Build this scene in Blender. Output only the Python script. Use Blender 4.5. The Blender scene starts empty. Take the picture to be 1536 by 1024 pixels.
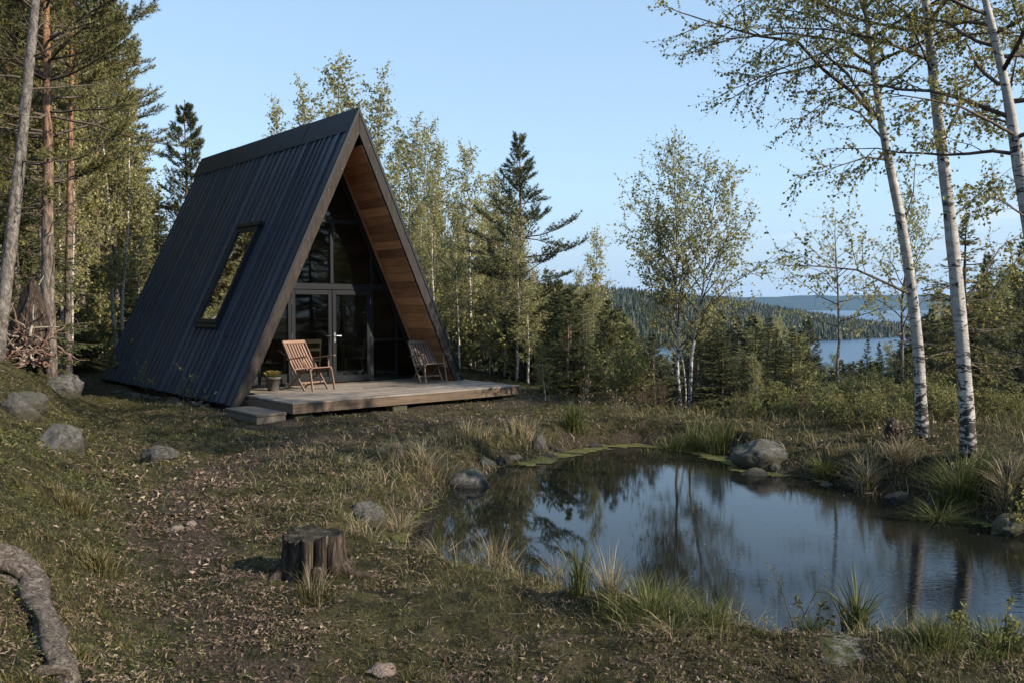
import bpy, bmesh, math, random
import numpy as np
from mathutils import Vector, Matrix, noise as mnoise

R = math.radians
scene = bpy.context.scene
COL = scene.collection
random.seed(7)
SUN_EL, SUN_D, SUN_S, SKY_S, EXPO, HAZE = 31.0, (.925, -.38), 4.1, .112, 1.32, 0.42e-4

# ------------------------------------------------------------------ camera numbers
F_PX, CX, CY, PITCH, CAMZ = 1300.0, 768.0, 512.0, math.atan(52 / 1300.0), 1.9
CP, SP = math.cos(PITCH), math.sin(PITCH)


def ray(u, v):
    x, up = (u - CX) / F_PX, (CY - v) / F_PX
    return np.array([x, CP + up * SP, -SP + up * CP])


def at(u, v, y):
    """world point seen in direction (u, v) of the photograph at distance y"""
    d = ray(u, v)
    return np.array([0, 0, CAMZ]) + d * (y / d[1])


# ------------------------------------------------------------------ small numeric helpers
def smooth(t):
    t = np.clip(t, 0, 1)
    return t * t * (3 - 2 * t)


_perm = np.random.default_rng(3).permutation(4096)
_val = np.random.default_rng(4).random(4096)


def vnoise(x, y, seed=0):
    x = np.asarray(x, float) + seed * 17.31
    y = np.asarray(y, float) + seed * 9.77
    ix, iy = np.floor(x).astype(np.int64), np.floor(y).astype(np.int64)
    fx, fy = x - ix, y - iy
    fx, fy = fx * fx * fx * (fx * (fx * 6 - 15) + 10), fy * fy * fy * (fy * (fy * 6 - 15) + 10)

    def hsh(a, b):
        return _val[_perm[(_perm[a & 4095] + b) & 4095]]
    a, b, c, d = hsh(ix, iy), hsh(ix + 1, iy), hsh(ix, iy + 1), hsh(ix + 1, iy + 1)
    return (a + (b - a) * fx) * (1 - fy) + (c + (d - c) * fx) * fy


def fbm(x, y, scale, octaves=4, seed=0, gain=0.5):
    s, a, t = 0, 1, 0
    for o in range(octaves):
        s = s + a * (vnoise(np.asarray(x) * scale, np.asarray(y) * scale, seed + o * 5) - 0.5)
        t += a
        a *= gain
        scale *= 2.03
    return s / t * 2


def unit(v):
    v = np.asarray(v, float)
    return v / np.maximum(np.linalg.norm(v, axis=-1, keepdims=True), 1e-9)


# ------------------------------------------------------------------ terrain
ZW = -0.35          # pond surface
ZL = -26.0          # lake surface
CAB_O = np.array([-3.05, 17.33, 0.30])
CAB_A = math.atan2(0.655, 0.755)
CW = np.array([math.cos(CAB_A), math.sin(CAB_A)])
CD = np.array([-math.sin(CAB_A), math.cos(CAB_A)])


def cab_local(x, y):
    dx, dy = x - CAB_O[0], y - CAB_O[1]
    return dx * CW[0] + dy * CW[1], dx * CD[0] + dy * CD[1]


def cab_world(X, Y, Z=0.0):
    return np.array([CAB_O[0] + X * CW[0] + Y * CD[0], CAB_O[1] + X * CW[1] + Y * CD[1], CAB_O[2] + Z])


_shore_px = [(606, 806), (625, 784), (648, 768), (668, 750), (680, 736), (700, 722), (738, 712), (752, 703), (785, 697),
             (812, 689), (845, 680), (872, 674), (905, 668), (960, 667), (1010, 672), (1060, 680), (1100, 690), (1115, 703),
             (1160, 712), (1190, 716), (1244, 724), (1280, 738), (1326, 746), (1371, 755), (1407, 770), (1484, 789),
             (1536, 812), (1640, 850), (1760, 880), (1800, 915), (1700, 938), (1536, 945), (1400, 950), (1250, 948), (1180, 944),
             (1100, 928), (1040, 918), (985, 912), (940, 903), (880, 892), (845, 874), (812, 868), (757, 852), (705, 845),
             (660, 835), (622, 824)]


def _px_on(u, v, z):
    d = ray(u, v)
    t = (z - CAMZ) / d[2]
    return np.array([d[0] * t, d[1] * t])


POND = np.array([_px_on(u, v, ZW) for u, v in _shore_px])


def pond_sd(x, y):
    """signed distance to the pond outline: negative inside"""
    x = np.asarray(x, float)
    y = np.asarray(y, float)
    best = np.full(x.shape, 1e9)
    inside = np.zeros(x.shape, bool)
    n = len(POND)
    for i in range(n):
        ax, ay = POND[i]
        bx, by = POND[(i + 1) % n]
        ex, ey = bx - ax, by - ay
        t = np.clip(((x - ax) * ex + (y - ay) * ey) / (ex * ex + ey * ey), 0, 1)
        best = np.minimum(best, (x - ax - t * ex) ** 2 + (y - ay - t * ey) ** 2)
        c = (ay > y) != (by > y)
        with np.errstate(divide='ignore', invalid='ignore'):
            xi = ax + (y - ay) * ex / (ey if abs(ey) > 1e-12 else 1e-12)
        inside ^= c & (x < xi)
    d = np.sqrt(best)
    return np.where(inside, -d, d)


PATH = np.array([_px_on(u, v, z) for u, v, z in [(330, 1240, -.05), (360, 1010, -.05), (350, 930, -.05), (300, 850, -.05), (270, 795, -.02),
                 (285, 740, 0), (360, 690, 0), (480, 655, 0), (620, 635, 0), (760, 628, 0)]])


def path_d(x, y):
    best = np.full(np.shape(x), 1e9)
    for i in range(len(PATH) - 1):
        ax, ay = PATH[i]
        bx, by = PATH[i + 1]
        ex, ey = bx - ax, by - ay
        t = np.clip(((x - ax) * ex + (y - ay) * ey) / (ex * ex + ey * ey), 0, 1)
        best = np.minimum(best, (x - ax - t * ex) ** 2 + (y - ay - t * ey) ** 2)
    return np.sqrt(best)


def height(x, y, sd=None, fine=True):
    x = np.asarray(x, float)
    y = np.asarray(y, float)
    z = -0.10 * smooth((9 - y) / 5)
    xb = np.interp(y, [-5, 2, 4, 7, 10, 13, 16, 22, 30, 60], [-1.3, -1.2, -1.35, -2.9, -4.7, -6.3, -7.4, -11.4, -13.5, -18])
    A = np.interp(y, [2, 4, 7, 10, 12, 14, 17, 22], [1.05, 1.05, .95, .85, .95, 1.15, 1.15, .5])
    d = xb - x
    z = z + A * smooth(d / 2.2) + 0.05 * np.clip(d - 1.5, 0, 60)
    z = z + 0.22 * smooth((x - 3.5) / 2.5) * smooth((y - 7) / 2) - 0.0 * x
    y0 = np.interp(x, [-60, -30, -12, -6, -2, 1, 4, 8, 30], [120, 80, 50, 36, 28, 19, 13.2, 12, 12])
    s = np.clip(y - y0, 0, None)
    z = z - 0.19 * s * s / (s + 5)
    z = np.maximum(z, -30)
    # the wooded headland across the lake
    ys = np.interp(x, [-900, 0, 85, 219, 354, 413, 440], [520, 560, 578, 674, 791, 860, 20000])
    hm = np.interp(x, [-900, -100, 100, 250, 380, 440], [64, 46, 39, 28, 11, 0])
    e = y - ys
    zp = -27.0 + np.where(e > -8, np.clip(e + 8, 0, 25) * 0.10, 0) + hm * smooth((e - 10) / 330)
    z = np.where(e > -8, np.maximum(z, zp), z)
    # level ground round the cabin
    X, Y = cab_local(x, y)
    q = np.maximum(np.abs(X) - 3.0, np.maximum(-2.6 - Y, Y - 8.4))
    wq = 1 - smooth(q / 1.6)
    z = z * (1 - wq) + wq * 0.0
    if fine:
        near = np.clip((40 - y) / 20, 0, 1) * (np.abs(x) < 40)
        z = z + near * (fbm(x, y, 0.55, 3, 1) * 0.085 + fbm(x, y, 2.3, 3, 2) * (0.065 + .05 * smooth((-1.6 - x) / 1.5) * (y < 16)) * (1 - .6 * wq) * (1 - .5 * np.exp(-(path_d(x, y) / .5) ** 2)))
        z = z + np.clip((y - 40) / 60, 0, 1) * fbm(x, y, 0.01, 3, 3) * 3 * (y < 500)
    if sd is None:
        m = (x > -4) & (x < 9) & (y > 2) & (y < 17)
        sd = np.full(x.shape, 50.0)
        if np.any(m):
            sd[m] = pond_sd(x[m], y[m])
    if fine:
        sd = sd + fbm(x, y, 1.3, 3, 8) * 0.16
    wid = np.interp(y, [6, 8, 10], [0.75, 0.65, 0.5])
    t = np.clip(sd / wid, 0, 1)
    wet = ZW - 0.03
    z = np.where(sd > 0, np.where(sd < wid, wet + (z - wet) * smooth(t * .5 + .0) * 2 * (1 - .0), z), wet - np.minimum(0.55, -sd * 0.7))
    return z


def ground_pt(u, v, zoff=0.0):
    """where the photograph's direction (u, v) meets the ground"""
    d = ray(u, v)
    t = np.concatenate([np.arange(2.2, 40, 0.02), np.arange(40, 400, .2)])
    x, y, z = d[0] * t, d[1] * t, CAMZ + d[2] * t
    hz = height(x, y)
    hz = np.maximum(hz, np.where(pond_sd(x, y) < 0, ZW, -99))
    k = np.argmax(z <= hz)
    return np.array([x[k], y[k], hz[k] + zoff])


def hz(x, y):
    return float(height(np.array([x]), np.array([y]))[0])


# ------------------------------------------------------------------ mesh builder
class MB:
    def __init__(self):
        self.V, self.Q, self.T, self.QM, self.TM, self.RN, self.n = [], [], [], [], [], [], 0
        self.P = []

    def add(self, v, q=None, t=None, mat=0, rnd=None):
        v = np.asarray(v, float).reshape(-1, 3)
        if q is not None and len(q):
            q = np.asarray(q, np.int64).reshape(-1, 4) + self.n
            self.Q.append(q)
            self.QM.append(np.full(len(q), mat))
        if t is not None and len(t):
            t = np.asarray(t, np.int64).reshape(-1, 3) + self.n
            self.T.append(t)
            self.TM.append(np.full(len(t), mat))
        self.V.append(v)
        self.RN.append(np.full(len(v), 0.5) if rnd is None else np.broadcast_to(rnd, (len(v),)))
        self.n += len(v)
        return self

    def poly(self, v, faces, mat=0, rnd=None):
        """faces of any size, fan split into quads / triangles"""
        q, t = [], []
        for f in faces:
            if len(f) == 4:
                q.append(f)
            else:
                for i in range(1, len(f) - 1):
                    t.append((f[0], f[i], f[i + 1]))
        return self.add(v, q, t, mat, rnd)

    def box(self, c, ax, ay, az, rnd=None, mat=0):
        """box from a centre and three half vectors"""
        c, ax, ay, az = (np.asarray(k, float) for k in (c, ax, ay, az))
        v = [c + i * ax + j * ay + k * az for i in (-1, 1) for j in (-1, 1) for k in (-1, 1)]
        q = [(0, 1, 3, 2), (4, 6, 7, 5), (0, 4, 5, 1), (2, 3, 7, 6), (0, 2, 6, 4), (1, 5, 7, 3)]
        return self.add(v, q, None, mat, rnd)

    def bx(self, x0, x1, y0, y1, z0, z1, rnd=None, mat=0):
        return self.box(((x0 + x1) / 2, (y0 + y1) / 2, (z0 + z1) / 2), ((x1 - x0) / 2, 0, 0), (0, (y1 - y0) / 2, 0), (0, 0, (z1 - z0) / 2), rnd, mat)

    def bar(self, a, b, w, h, up=(0, 0, 1), rnd=None, mat=0):
        """square-section bar from a to b; w across, h along 'up'"""
        a, b = np.asarray(a, float), np.asarray(b, float)
        d = unit(b - a)
        s = unit(np.cross(d, up))
        u = np.cross(s, d)
        return self.box((a + b) / 2, (b - a) / 2, s * w / 2, u * h / 2, rnd, mat)

    def prism(self, poly, y0, y1, rnd=None, mat=0):
        """convex polygon in XZ pushed along Y"""
        n = len(poly)
        v = [(p[0], y0, p[1]) for p in poly] + [(p[0], y1, p[1]) for p in poly]
        f = [tuple(range(n)), tuple(range(2 * n - 1, n - 1, -1))] + [(i, i + n, (i + 1) % n + n, (i + 1) % n) for i in range(n)]
        return self.poly(v, f, mat, rnd)

    def tube(self, pts, rad, sides=6, cap=True, mat=0, rnd=None, lump=None):
        pts = np.asarray(pts, float)
        k = len(pts)
        rad = np.broadcast_to(np.asarray(rad, float), (k,))
        tan = unit(np.gradient(pts, axis=0))
        ref = np.array([1., 0, 0]) if abs(tan[:, 0]).mean() < .7 else np.array([0, 1., 0])
        n = unit(np.cross(tan, ref))
        b = np.cross(tan, n)
        a = np.arange(sides) * 2 * math.pi / sides
        rr = rad[:, None] * (np.ones((k, sides)) if lump is None else lump)
        v = pts[:, None, :] + rr[..., None] * (np.cos(a)[None, :, None] * n[:, None, :] + np.sin(a)[None, :, None] * b[:, None, :])
        v = v.reshape(-1, 3)
        i = np.arange(k - 1)[:, None] * sides
        j = np.arange(sides)[None, :]
        j2 = (j + 1) % sides
        q = np.stack([i + j, i + j2, i + sides + j2, i + sides + j], -1).reshape(-1, 4)
        t = None
        if cap:
            v = np.vstack([v, pts[0], pts[-1]])
            m = k * sides
            jj = np.arange(sides)
            t = np.vstack([np.stack([np.full(sides, m), (jj + 1) % sides, jj], -1),
                           np.stack([np.full(sides, m + 1), (k - 1) * sides + jj, (k - 1) * sides + (jj + 1) % sides], -1)])
        return self.add(v, q, t, mat, rnd)

    def prisms(self, p0, p1, r0, r1, sides=3, mat=0, rnd=None):
        """many straight thin sticks at once"""
        p0, p1 = np.asarray(p0, float).reshape(-1, 3), np.asarray(p1, float).reshape(-1, 3)
        m = len(p0)
        if not m:
            return self
        d = unit(p1 - p0)
        ref = np.where(np.abs(d[:, 2:3]) > .8, np.array([[1., 0, 0]]), np.array([[0, 0, 1.]]))
        n = unit(np.cross(d, ref))
        b = np.cross(d, n)
        a = np.arange(sides) * 2 * math.pi / sides
        ring = np.cos(a)[None, :, None] * n[:, None] + np.sin(a)[None, :, None] * b[:, None]
        r0 = np.broadcast_to(r0, (m,))[:, None, None]
        r1 = np.broadcast_to(r1, (m,))[:, None, None]
        v = np.concatenate([p0[:, None] + ring * r0, p1[:, None] + ring * r1], 1)
        base = np.arange(m)[:, None] * 2 * sides
        j = np.arange(sides)[None]
        j2 = (j + 1) % sides
        q = np.stack([base + j, base + j2, base + sides + j2, base + sides + j], -1).reshape(-1, 4)
        return self.add(v, q, None, mat, None if rnd is None else np.repeat(rnd, 2 * sides))

    def leaves(self, pos, d, nrm, ln, wd, mat=0, rnd=None, fold=.15):
        """many leaf blades: base, two sides, tip, folded a little along the middle"""
        pos, d, nrm = np.asarray(pos, float), unit(d), np.asarray(nrm, float)
        m = len(pos)
        if not m:
            return self
        s = unit(np.cross(d, nrm))
        n = np.cross(s, d)
        ln = np.broadcast_to(ln, (m,))[:, None]
        wd = np.broadcast_to(wd, (m,))[:, None]
        v = np.stack([pos, pos + d * ln * .45 + s * wd * .5 + n * wd * fold, pos + d * ln, pos + d * ln * .45 - s * wd * .5 + n * wd * fold], 1)
        q = np.arange(m * 4).reshape(-1, 4)
        return self.add(v, q, None, mat, np.repeat(np.random.default_rng(m).random(m) if rnd is None else rnd, 4))

    def needles(self, pos, d, ln, wd, mat=0, rnd=None, rng=None):
        """many thin three-cornered needles"""
        pos, d = np.asarray(pos, float), unit(d)
        m = len(pos)
        if not m:
            return self
        s = unit(np.cross(d, (rng or np.random.default_rng(1)).normal(size=(m, 3))))
        ln = np.broadcast_to(ln, (m,))[:, None]
        wd = np.broadcast_to(wd, (m,))[:, None]
        v = np.stack([pos - s * wd * .5, pos + s * wd * .5, pos + d * ln], 1)
        return self.add(v, None, np.arange(m * 3).reshape(-1, 3), mat, np.repeat(np.full(m, .5) if rnd is None else rnd, 3))

    def blades(self, pos, d, side, ln, wd, bend, mat=0, rnd=None):
        """grass blades in three joints that bow over towards d"""
        pos, d, side = np.asarray(pos, float), np.asarray(d, float), np.asarray(side, float)
        m = len(pos)
        if not m:
            return self
        ln = np.broadcast_to(ln, (m,))[:, None]
        wd = np.broadcast_to(wd, (m,))[:, None]
        bend = np.broadcast_to(bend, (m,))[:, None]
        up = np.array([[0, 0, 1.]])

        def p(t):
            return pos + up * ln * (t - bend * .45 * t * t) + d * ln * bend * t * t
        m1, m2, tip = p(.4), p(.75), p(1.0)
        v = np.stack([pos - side * wd * .5, pos + side * wd * .5, m1 - side * wd * .45, m1 + side * wd * .45, m2 - side * wd * .28, m2 + side * wd * .28, tip], 1)
        b = np.arange(m)[:, None] * 7
        q = np.concatenate([b + np.array([[0, 1, 3, 2]]), b + np.array([[2, 3, 5, 4]])], 0)
        t = b + np.array([[4, 5, 6]])
        return self.add(v, q, t, mat, np.repeat(np.full(m, .5) if rnd is None else rnd, 7))

    def build(self, name, mats, parent=None, smooth_shade=False, auto=None):
        me = bpy.data.meshes.new(name)
        v = np.vstack(self.V).astype(np.float32)
        me.vertices.add(len(v))
        me.vertices.foreach_set('co', v.ravel())
        q = np.vstack(self.Q) if self.Q else np.zeros((0, 4), np.int64)
        t = np.vstack(self.T) if self.T else np.zeros((0, 3), np.int64)
        me.loops.add(q.size + t.size)
        me.loops.foreach_set('vertex_index', np.concatenate([q.ravel(), t.ravel()]).astype(np.int32))
        me.polygons.add(len(q) + len(t))
        st = np.concatenate([np.arange(len(q)) * 4, q.size + np.arange(len(t)) * 3]).astype(np.int32)
        me.polygons.foreach_set('loop_start', st)
        mi = np.concatenate(self.QM + self.TM) if (self.QM or self.TM) else np.zeros(0)
        me.polygons.foreach_set('material_index', mi.astype(np.int32))
        me.polygons.foreach_set('use_smooth', np.full(len(q) + len(t), bool(smooth_shade)))
        a = me.attributes.new('rnd', 'FLOAT', 'POINT')
        a.data.foreach_set('value', np.concatenate(self.RN).astype(np.float32))
        me.update(calc_edges=True)
        for m in (mats if isinstance(mats, (list, tuple)) else [mats]):
            me.materials.append(m)
        o = bpy.data.objects.new(name, me)
        COL.objects.link(o)
        if parent is not None:
            o.parent = parent
        return o


def fix_normals(o):
    bm = bmesh.new()
    bm.from_mesh(o.data)
    bmesh.ops.recalc_face_normals(bm, faces=bm.faces)
    bm.to_mesh(o.data)
    bm.free()
    return o


def bevel(o, w=.004, seg=1):
    fix_normals(o)
    m = o.modifiers.new('edge', 'BEVEL')
    m.width, m.segments, m.limit_method = w, seg, 'ANGLE'
    return o


def empty(name, loc=(0, 0, 0), rz=0.0):
    o = bpy.data.objects.new(name, None)
    o.empty_display_size = .2
    COL.objects.link(o)
    o.location = [float(c) for c in loc]
    o.rotation_euler = (0, 0, float(rz))
    return o


def tag(o, label=None, cat=None, group=None, kind=None):
    for k, val in (('label', label), ('category', cat), ('group', group), ('kind', kind)):
        if val:
            o[k] = val
    return o


KIDS = {}


def copy_tree(o, parent=None):
    c = o.copy()
    COL.objects.link(c)
    if parent is not None:
        c.parent = parent
    for ch in KIDS.setdefault(o.name, [k for k in o.children]):
        copy_tree(ch, c)
    return c


# ------------------------------------------------------------------ materials
class NT:
    def __init__(self, name):
        self.m = bpy.data.materials.new(name)
        self.m.use_nodes = True
        self.t = self.m.node_tree
        self.b = self.t.nodes['Principled BSDF']
        self.out = self.t.nodes['Material Output']
        self.tc = self.t.nodes.new('ShaderNodeTexCoord')

    def n(self, typ, **kw):
        nd = self.t.nodes.new(typ)
        for k, v in kw.items():
            setattr(nd, k, v)
        return nd

    def l(self, a, b):
        self.t.links.new(a, b)

    def coords(self, scale=(1, 1, 1), which='Object'):
        mp = self.n('ShaderNodeMapping')
        mp.inputs['Scale'].default_value = scale
        self.l(self.tc.outputs[which], mp.inputs['Vector'])
        return mp.outputs['Vector']

    def noise(self, vec, scale=5, detail=4, rough=.55, dist=0):
        nd = self.n('ShaderNodeTexNoise')
        nd.inputs['Scale'].default_value = scale
        nd.inputs['Detail'].default_value = detail
        nd.inputs['Roughness'].default_value = rough
        nd.inputs['Distortion'].default_value = dist
        self.l(vec, nd.inputs['Vector'])
        return nd.outputs['Fac']

    def attr(self, name):
        nd = self.n('ShaderNodeAttribute', attribute_name=name)
        return nd.outputs['Fac']

    def ramp(self, fac, stops):
        nd = self.n('ShaderNodeValToRGB')
        e = nd.color_ramp.elements
        while len(e) < len(stops):
            e.new(.5)
        for k, (p, c) in enumerate(stops):
            e[k].position = p
            e[k].color = (c, c, c, 1) if not isinstance(c, (tuple, list)) else (*c, 1)
        self.l(fac, nd.inputs['Fac'])
        return nd.outputs['Color']

    def mix(self, fac, a, b, mode='MIX'):
        nd = self.n('ShaderNodeMix', data_type='RGBA', blend_type=mode)
        for s, val in ((nd.inputs[0], fac), (nd.inputs[6], a), (nd.inputs[7], b)):
            if isinstance(val, (int, float)):
                s.default_value = val
            elif isinstance(val, (tuple, list)):
                s.default_value = (*val, 1)
            else:
                self.l(val, s)
        return nd.outputs[2]

    def math(self, op, a, b=0.0, c=None):
        nd = self.n('ShaderNodeMath', operation=op)
        for s, val in zip(nd.inputs, (a, b, c)):
            if val is None:
                continue
            if isinstance(val, (int, float)):
                s.default_value = val
            else:
                self.l(val, s)
        return nd.outputs[0]

    def bump(self, h, strength=.5, dist=.01, normal=None):
        nd = self.n('ShaderNodeBump')
        nd.inputs['Strength'].default_value = strength
        nd.inputs['Distance'].default_value = dist
        self.l(h, nd.inputs['Height'])
        if normal is not None:
            self.l(normal, nd.inputs['Normal'])
        return nd.outputs['Normal']

    def set(self, color=None, rough=None, normal=None, metal=None, spec=None):
        for key, val in (('Base Color', color), ('Roughness', rough), ('Normal', normal), ('Metallic', metal), ('Specular IOR Level', spec)):
            if val is None:
                continue
            s = self.b.inputs[key]
            if isinstance(val, (int, float)):
                s.default_value = val
            elif isinstance(val, (tuple, list)):
                s.default_value = (*val, 1)
            else:
                self.l(val, s)
        return self.m


def wood_mat(name, stops, along=0, scale=14, rough=.75, bump=.4, board=.5, spec=.25):
    """planed or weathered timber: long grain streaks, slow blotches, per board tone in 'rnd'"""
    k = NT(name)
    sc = [scale, scale, scale]
    sc[along] = scale * .06
    v = k.coords(tuple(sc))
    off = k.math('MULTIPLY', k.attr('rnd'), 37.0)
    vv = k.n('ShaderNodeVectorMath', operation='ADD')
    k.l(v, vv.inputs[0])
    k.l(off, vv.inputs[1])
    g = k.noise(vv.outputs[0], 3.0, 6, .65, .4)
    blot = k.noise(k.coords((1.6, 1.6, 1.6)), 2.0, 3, .6)
    f = k.math('ADD', k.math('MULTIPLY', g, .62), k.math('MULTIPLY', k.attr('rnd'), board * .5))
    f = k.math('ADD', f, k.math('MULTIPLY', blot, .30))
    f = k.math('SUBTRACT', f, .18 + board * .12)
    c = k.ramp(f, stops)
    return k.set(c, rough, k.bump(g, bump, .006), spec=spec)


def leaf_mat(name, stops, trans=.35, rough=.55, spec=.2, vary=.35):
    k = NT(name)
    r = k.attr('rnd')
    inf = k.n('ShaderNodeObjectInfo')
    f = k.math('ADD', k.math('MULTIPLY', r, 1 - vary), k.math('MULTIPLY', inf.outputs['Random'], vary))
    c = k.ramp(f, stops)
    k.set(c, rough, spec=spec)
    tr = k.n('ShaderNodeBsdfTranslucent')
    k.l(c, tr.inputs['Color'])
    mx = k.n('ShaderNodeMixShader')
    mx.inputs[0].default_value = trans
    k.l(k.b.outputs[0], mx.inputs[1])
    k.l(tr.outputs[0], mx.inputs[2])
    k.l(mx.outputs[0], k.out.inputs['Surface'])
    return k.m


M = {}
# --- charred dark cladding, the sky's blue sheen put into its base colour
k = NT('charred_boards')
v = k.coords((26, 26, 1.1))
vv = k.n('ShaderNodeVectorMath', operation='ADD')
k.l(v, vv.inputs[0])
k.l(k.math('MULTIPLY', k.attr('rnd'), 29.0), vv.inputs[1])
g = k.noise(vv.outputs[0], 1.6, 6, .6, .8)
blot = k.noise(k.coords((1, 1, .5)), 1.3, 4, .6)
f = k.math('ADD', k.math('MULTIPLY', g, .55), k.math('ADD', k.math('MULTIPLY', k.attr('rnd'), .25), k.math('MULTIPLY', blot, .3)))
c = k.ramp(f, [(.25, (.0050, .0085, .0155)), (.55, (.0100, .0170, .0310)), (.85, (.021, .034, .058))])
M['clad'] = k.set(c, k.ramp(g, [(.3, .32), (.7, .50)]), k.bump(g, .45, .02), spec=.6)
# --- folded dark sheet metal of the ridge and drip edges
k = NT('dark_sheet_metal')
g = k.noise(k.coords((3, 3, 3)), 2, 4)
M['sheet'] = k.set(k.ramp(g, [(.3, (.0045, .0068, .011)), (.7, (.008, .0115, .018))]), .5, k.bump(k.noise(k.coords(), 1.5, 2), .25, .03), spec=.2)
M['barge'] = wood_mat('weathered_barge_board', [(.2, (.020, .016, .013)), (.5, (.048, .038, .031)), (.8, (.10, .083, .068))], along=2, scale=10, spec=.12)
M['barge_dark'] = wood_mat('weathered_grey_barge_board', [(.2, (.018, .0155, .0135)), (.5, (.038, .033, .029)), (.8, (.075, .065, .058))], along=2, scale=10, spec=.12)
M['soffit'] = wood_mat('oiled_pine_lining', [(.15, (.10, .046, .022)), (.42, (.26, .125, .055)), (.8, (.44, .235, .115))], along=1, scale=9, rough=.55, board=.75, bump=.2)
M['lining'] = wood_mat('dimmed_pine_lining_inside', [(.15, (.035, .018, .009)), (.45, (.075, .040, .020)), (.8, (.13, .075, .038))], along=1, scale=9, rough=.6, board=.7, bump=.2)  # darker copy of the soffit pine, indoor dimness put into the colour
M['floorwood'] = wood_mat('indoor_floor_boards', [(.2, (.035, .024, .016)), (.5, (.07, .046, .030)), (.8, (.12, .08, .05))], along=1, scale=8, rough=.4)
M['deck'] = wood_mat('weathered_deck_boards', [(.15, (.085, .066, .050)), (.45, (.175, .143, .113)), (.8, (.29, .248, .205))], along=0, scale=12, board=.55, bump=.5)
M['fascia'] = wood_mat('weathered_deck_fascia', [(.15, (.065, .045, .031)), (.5, (.14, .10, .070)), (.85, (.24, .18, .13))], along=0, scale=9, board=.3, bump=.5, spec=.12)
M['step'] = wood_mat('weathered_step_timber', [(.15, (.055, .045, .036)), (.5, (.115, .096, .077)), (.85, (.19, .165, .135))], along=1, scale=9, board=.3, bump=.6)
M['chair_red'] = wood_mat('teak_chair_wood', [(.15, (.11, .060, .038)), (.5, (.21, .122, .082)), (.85, (.32, .205, .145))], along=2, scale=22, rough=.6, board=.5, bump=.15)
M['chair_grey'] = wood_mat('greyed_chair_wood', [(.15, (.085, .060, .045)), (.5, (.17, .128, .10)), (.85, (.27, .215, .172))], along=2, scale=22, rough=.7, board=.5, bump=.15)
k = NT('dark_frame_paint')
M['frame'] = k.set((.010, .011, .012), .45, k.bump(k.noise(k.coords((8, 8, 8)), 6, 3), .08, .003), spec=.15)
k = NT('brushed_steel')
M['steel'] = k.set((.30, .30, .30), .38, metal=1.0)
k = NT('brass_screw')
M['screw'] = k.set((.16, .14, .12), .5, metal=1.0)
# --- window glass: clear with a mirror share that grows at grazing angles
k = NT('window_glass')
fr = k.n('ShaderNodeFresnel')
fr.inputs['IOR'].default_value = 1.5
gl = k.n('ShaderNodeBsdfGlossy')
gl.inputs['Roughness'].default_value = .02
tp = k.n('ShaderNodeBsdfTransparent')
tp.inputs['Color'].default_value = (.62, .67, .66, 1)
mx = k.n('ShaderNodeMixShader')
k.l(k.math('MULTIPLY', fr.outputs[0], 1.0), mx.inputs[0])
k.l(tp.outputs[0], mx.inputs[1])
k.l(gl.outputs[0], mx.inputs[2])
k.l(mx.outputs[0], k.out.inputs['Surface'])
M['glass'] = k.m
# --- coated roof window: mirrors the wood strongly
k = NT('coated_roof_glass')
M['roofglass'] = k.set((.50, .56, .60), .02, k.bump(k.noise(k.coords(), 3, 2), .05, .01), metal=1.0)
k = NT('sheer_curtain_cloth')
c = k.noise(k.coords((30, 30, 2)), 3, 3)
M['curtain'] = k.set(k.ramp(c, [(.3, (.42, .40, .35)), (.7, (.60, .58, .52))]), .9)
k = NT('pot_clay')
M['pot'] = k.set(k.ramp(k.noise(k.coords((6, 6, 6)), 4, 4), [(.3, (.045, .037, .033)), (.7, (.085, .072, .064))]), .8)
k = NT('potting_soil')
M['soil'] = k.set((.03, .02, .014), .95)
M['flower'] = leaf_mat('orange_petals', [(0, (.55, .14, .03)), (1, (.75, .30, .06))])
# --- stone
k = NT('granite')
o1 = k.noise(k.coords((1, 1, 1)), 4.5, 8, .65)
o2 = k.noise(k.coords((1, 1, 1)), 38, 4, .7)
inf = k.n('ShaderNodeObjectInfo')
vor = k.n('ShaderNodeTexVoronoi', feature='DISTANCE_TO_EDGE')
vor.inputs['Scale'].default_value = 2.1
mixv = k.n('ShaderNodeVectorMath', operation='ADD')
k.l(k.coords((1, 1, 1)), mixv.inputs[0])
k.l(k.math('MULTIPLY', o1, .9), mixv.inputs[1])
k.l(mixv.outputs[0], vor.inputs['Vector'])
crk = k.ramp(vor.outputs['Distance'], [(0.0, 0.0), (.045, 1.0)])
f = k.math('ADD', k.math('MULTIPLY', o1, .75), k.math('MULTIPLY', o2, .35))
f = k.math('SUBTRACT', f, k.math('MULTIPLY', k.math('SUBTRACT', 1.0, crk), .10))
c = k.ramp(f, [(.38, (.016, .014, .012)), (.5, (.055, .051, .045)), (.66, (.15, .14, .125))])
c = k.mix(k.math('MULTIPLY', inf.outputs['Random'], .5), c, (.055, .045, .036), 'MIX')
geo = k.n('ShaderNodeNewGeometry')
sep = k.n('ShaderNodeSeparateXYZ')
k.l(geo.outputs['Normal'], sep.inputs[0])
mossn = k.noise(k.coords((1, 1, 1)), 7, 5, .7)
mf = k.math('ADD', k.math('MULTIPLY', sep.outputs['Z'], .35), mossn)
mf = k.ramp(mf, [(.80, 0.0), (.88, 1.0)])
c = k.mix(k.math('MULTIPLY', mf, .8), c, k.ramp(o2, [(.3, (.030, .036, .010)), (.7, (.085, .085, .030))]))
lich = k.ramp(k.noise(k.coords((1, 1, 1)), 13, 3, .6), [(.66, 0.0), (.70, 1.0)])
c = k.mix(k.math('MULTIPLY', lich, .4), c, (.20, .20, .175))
wp = k.n('ShaderNodeSeparateXYZ')
k.l(geo.outputs['Position'], wp.inputs[0])
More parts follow.
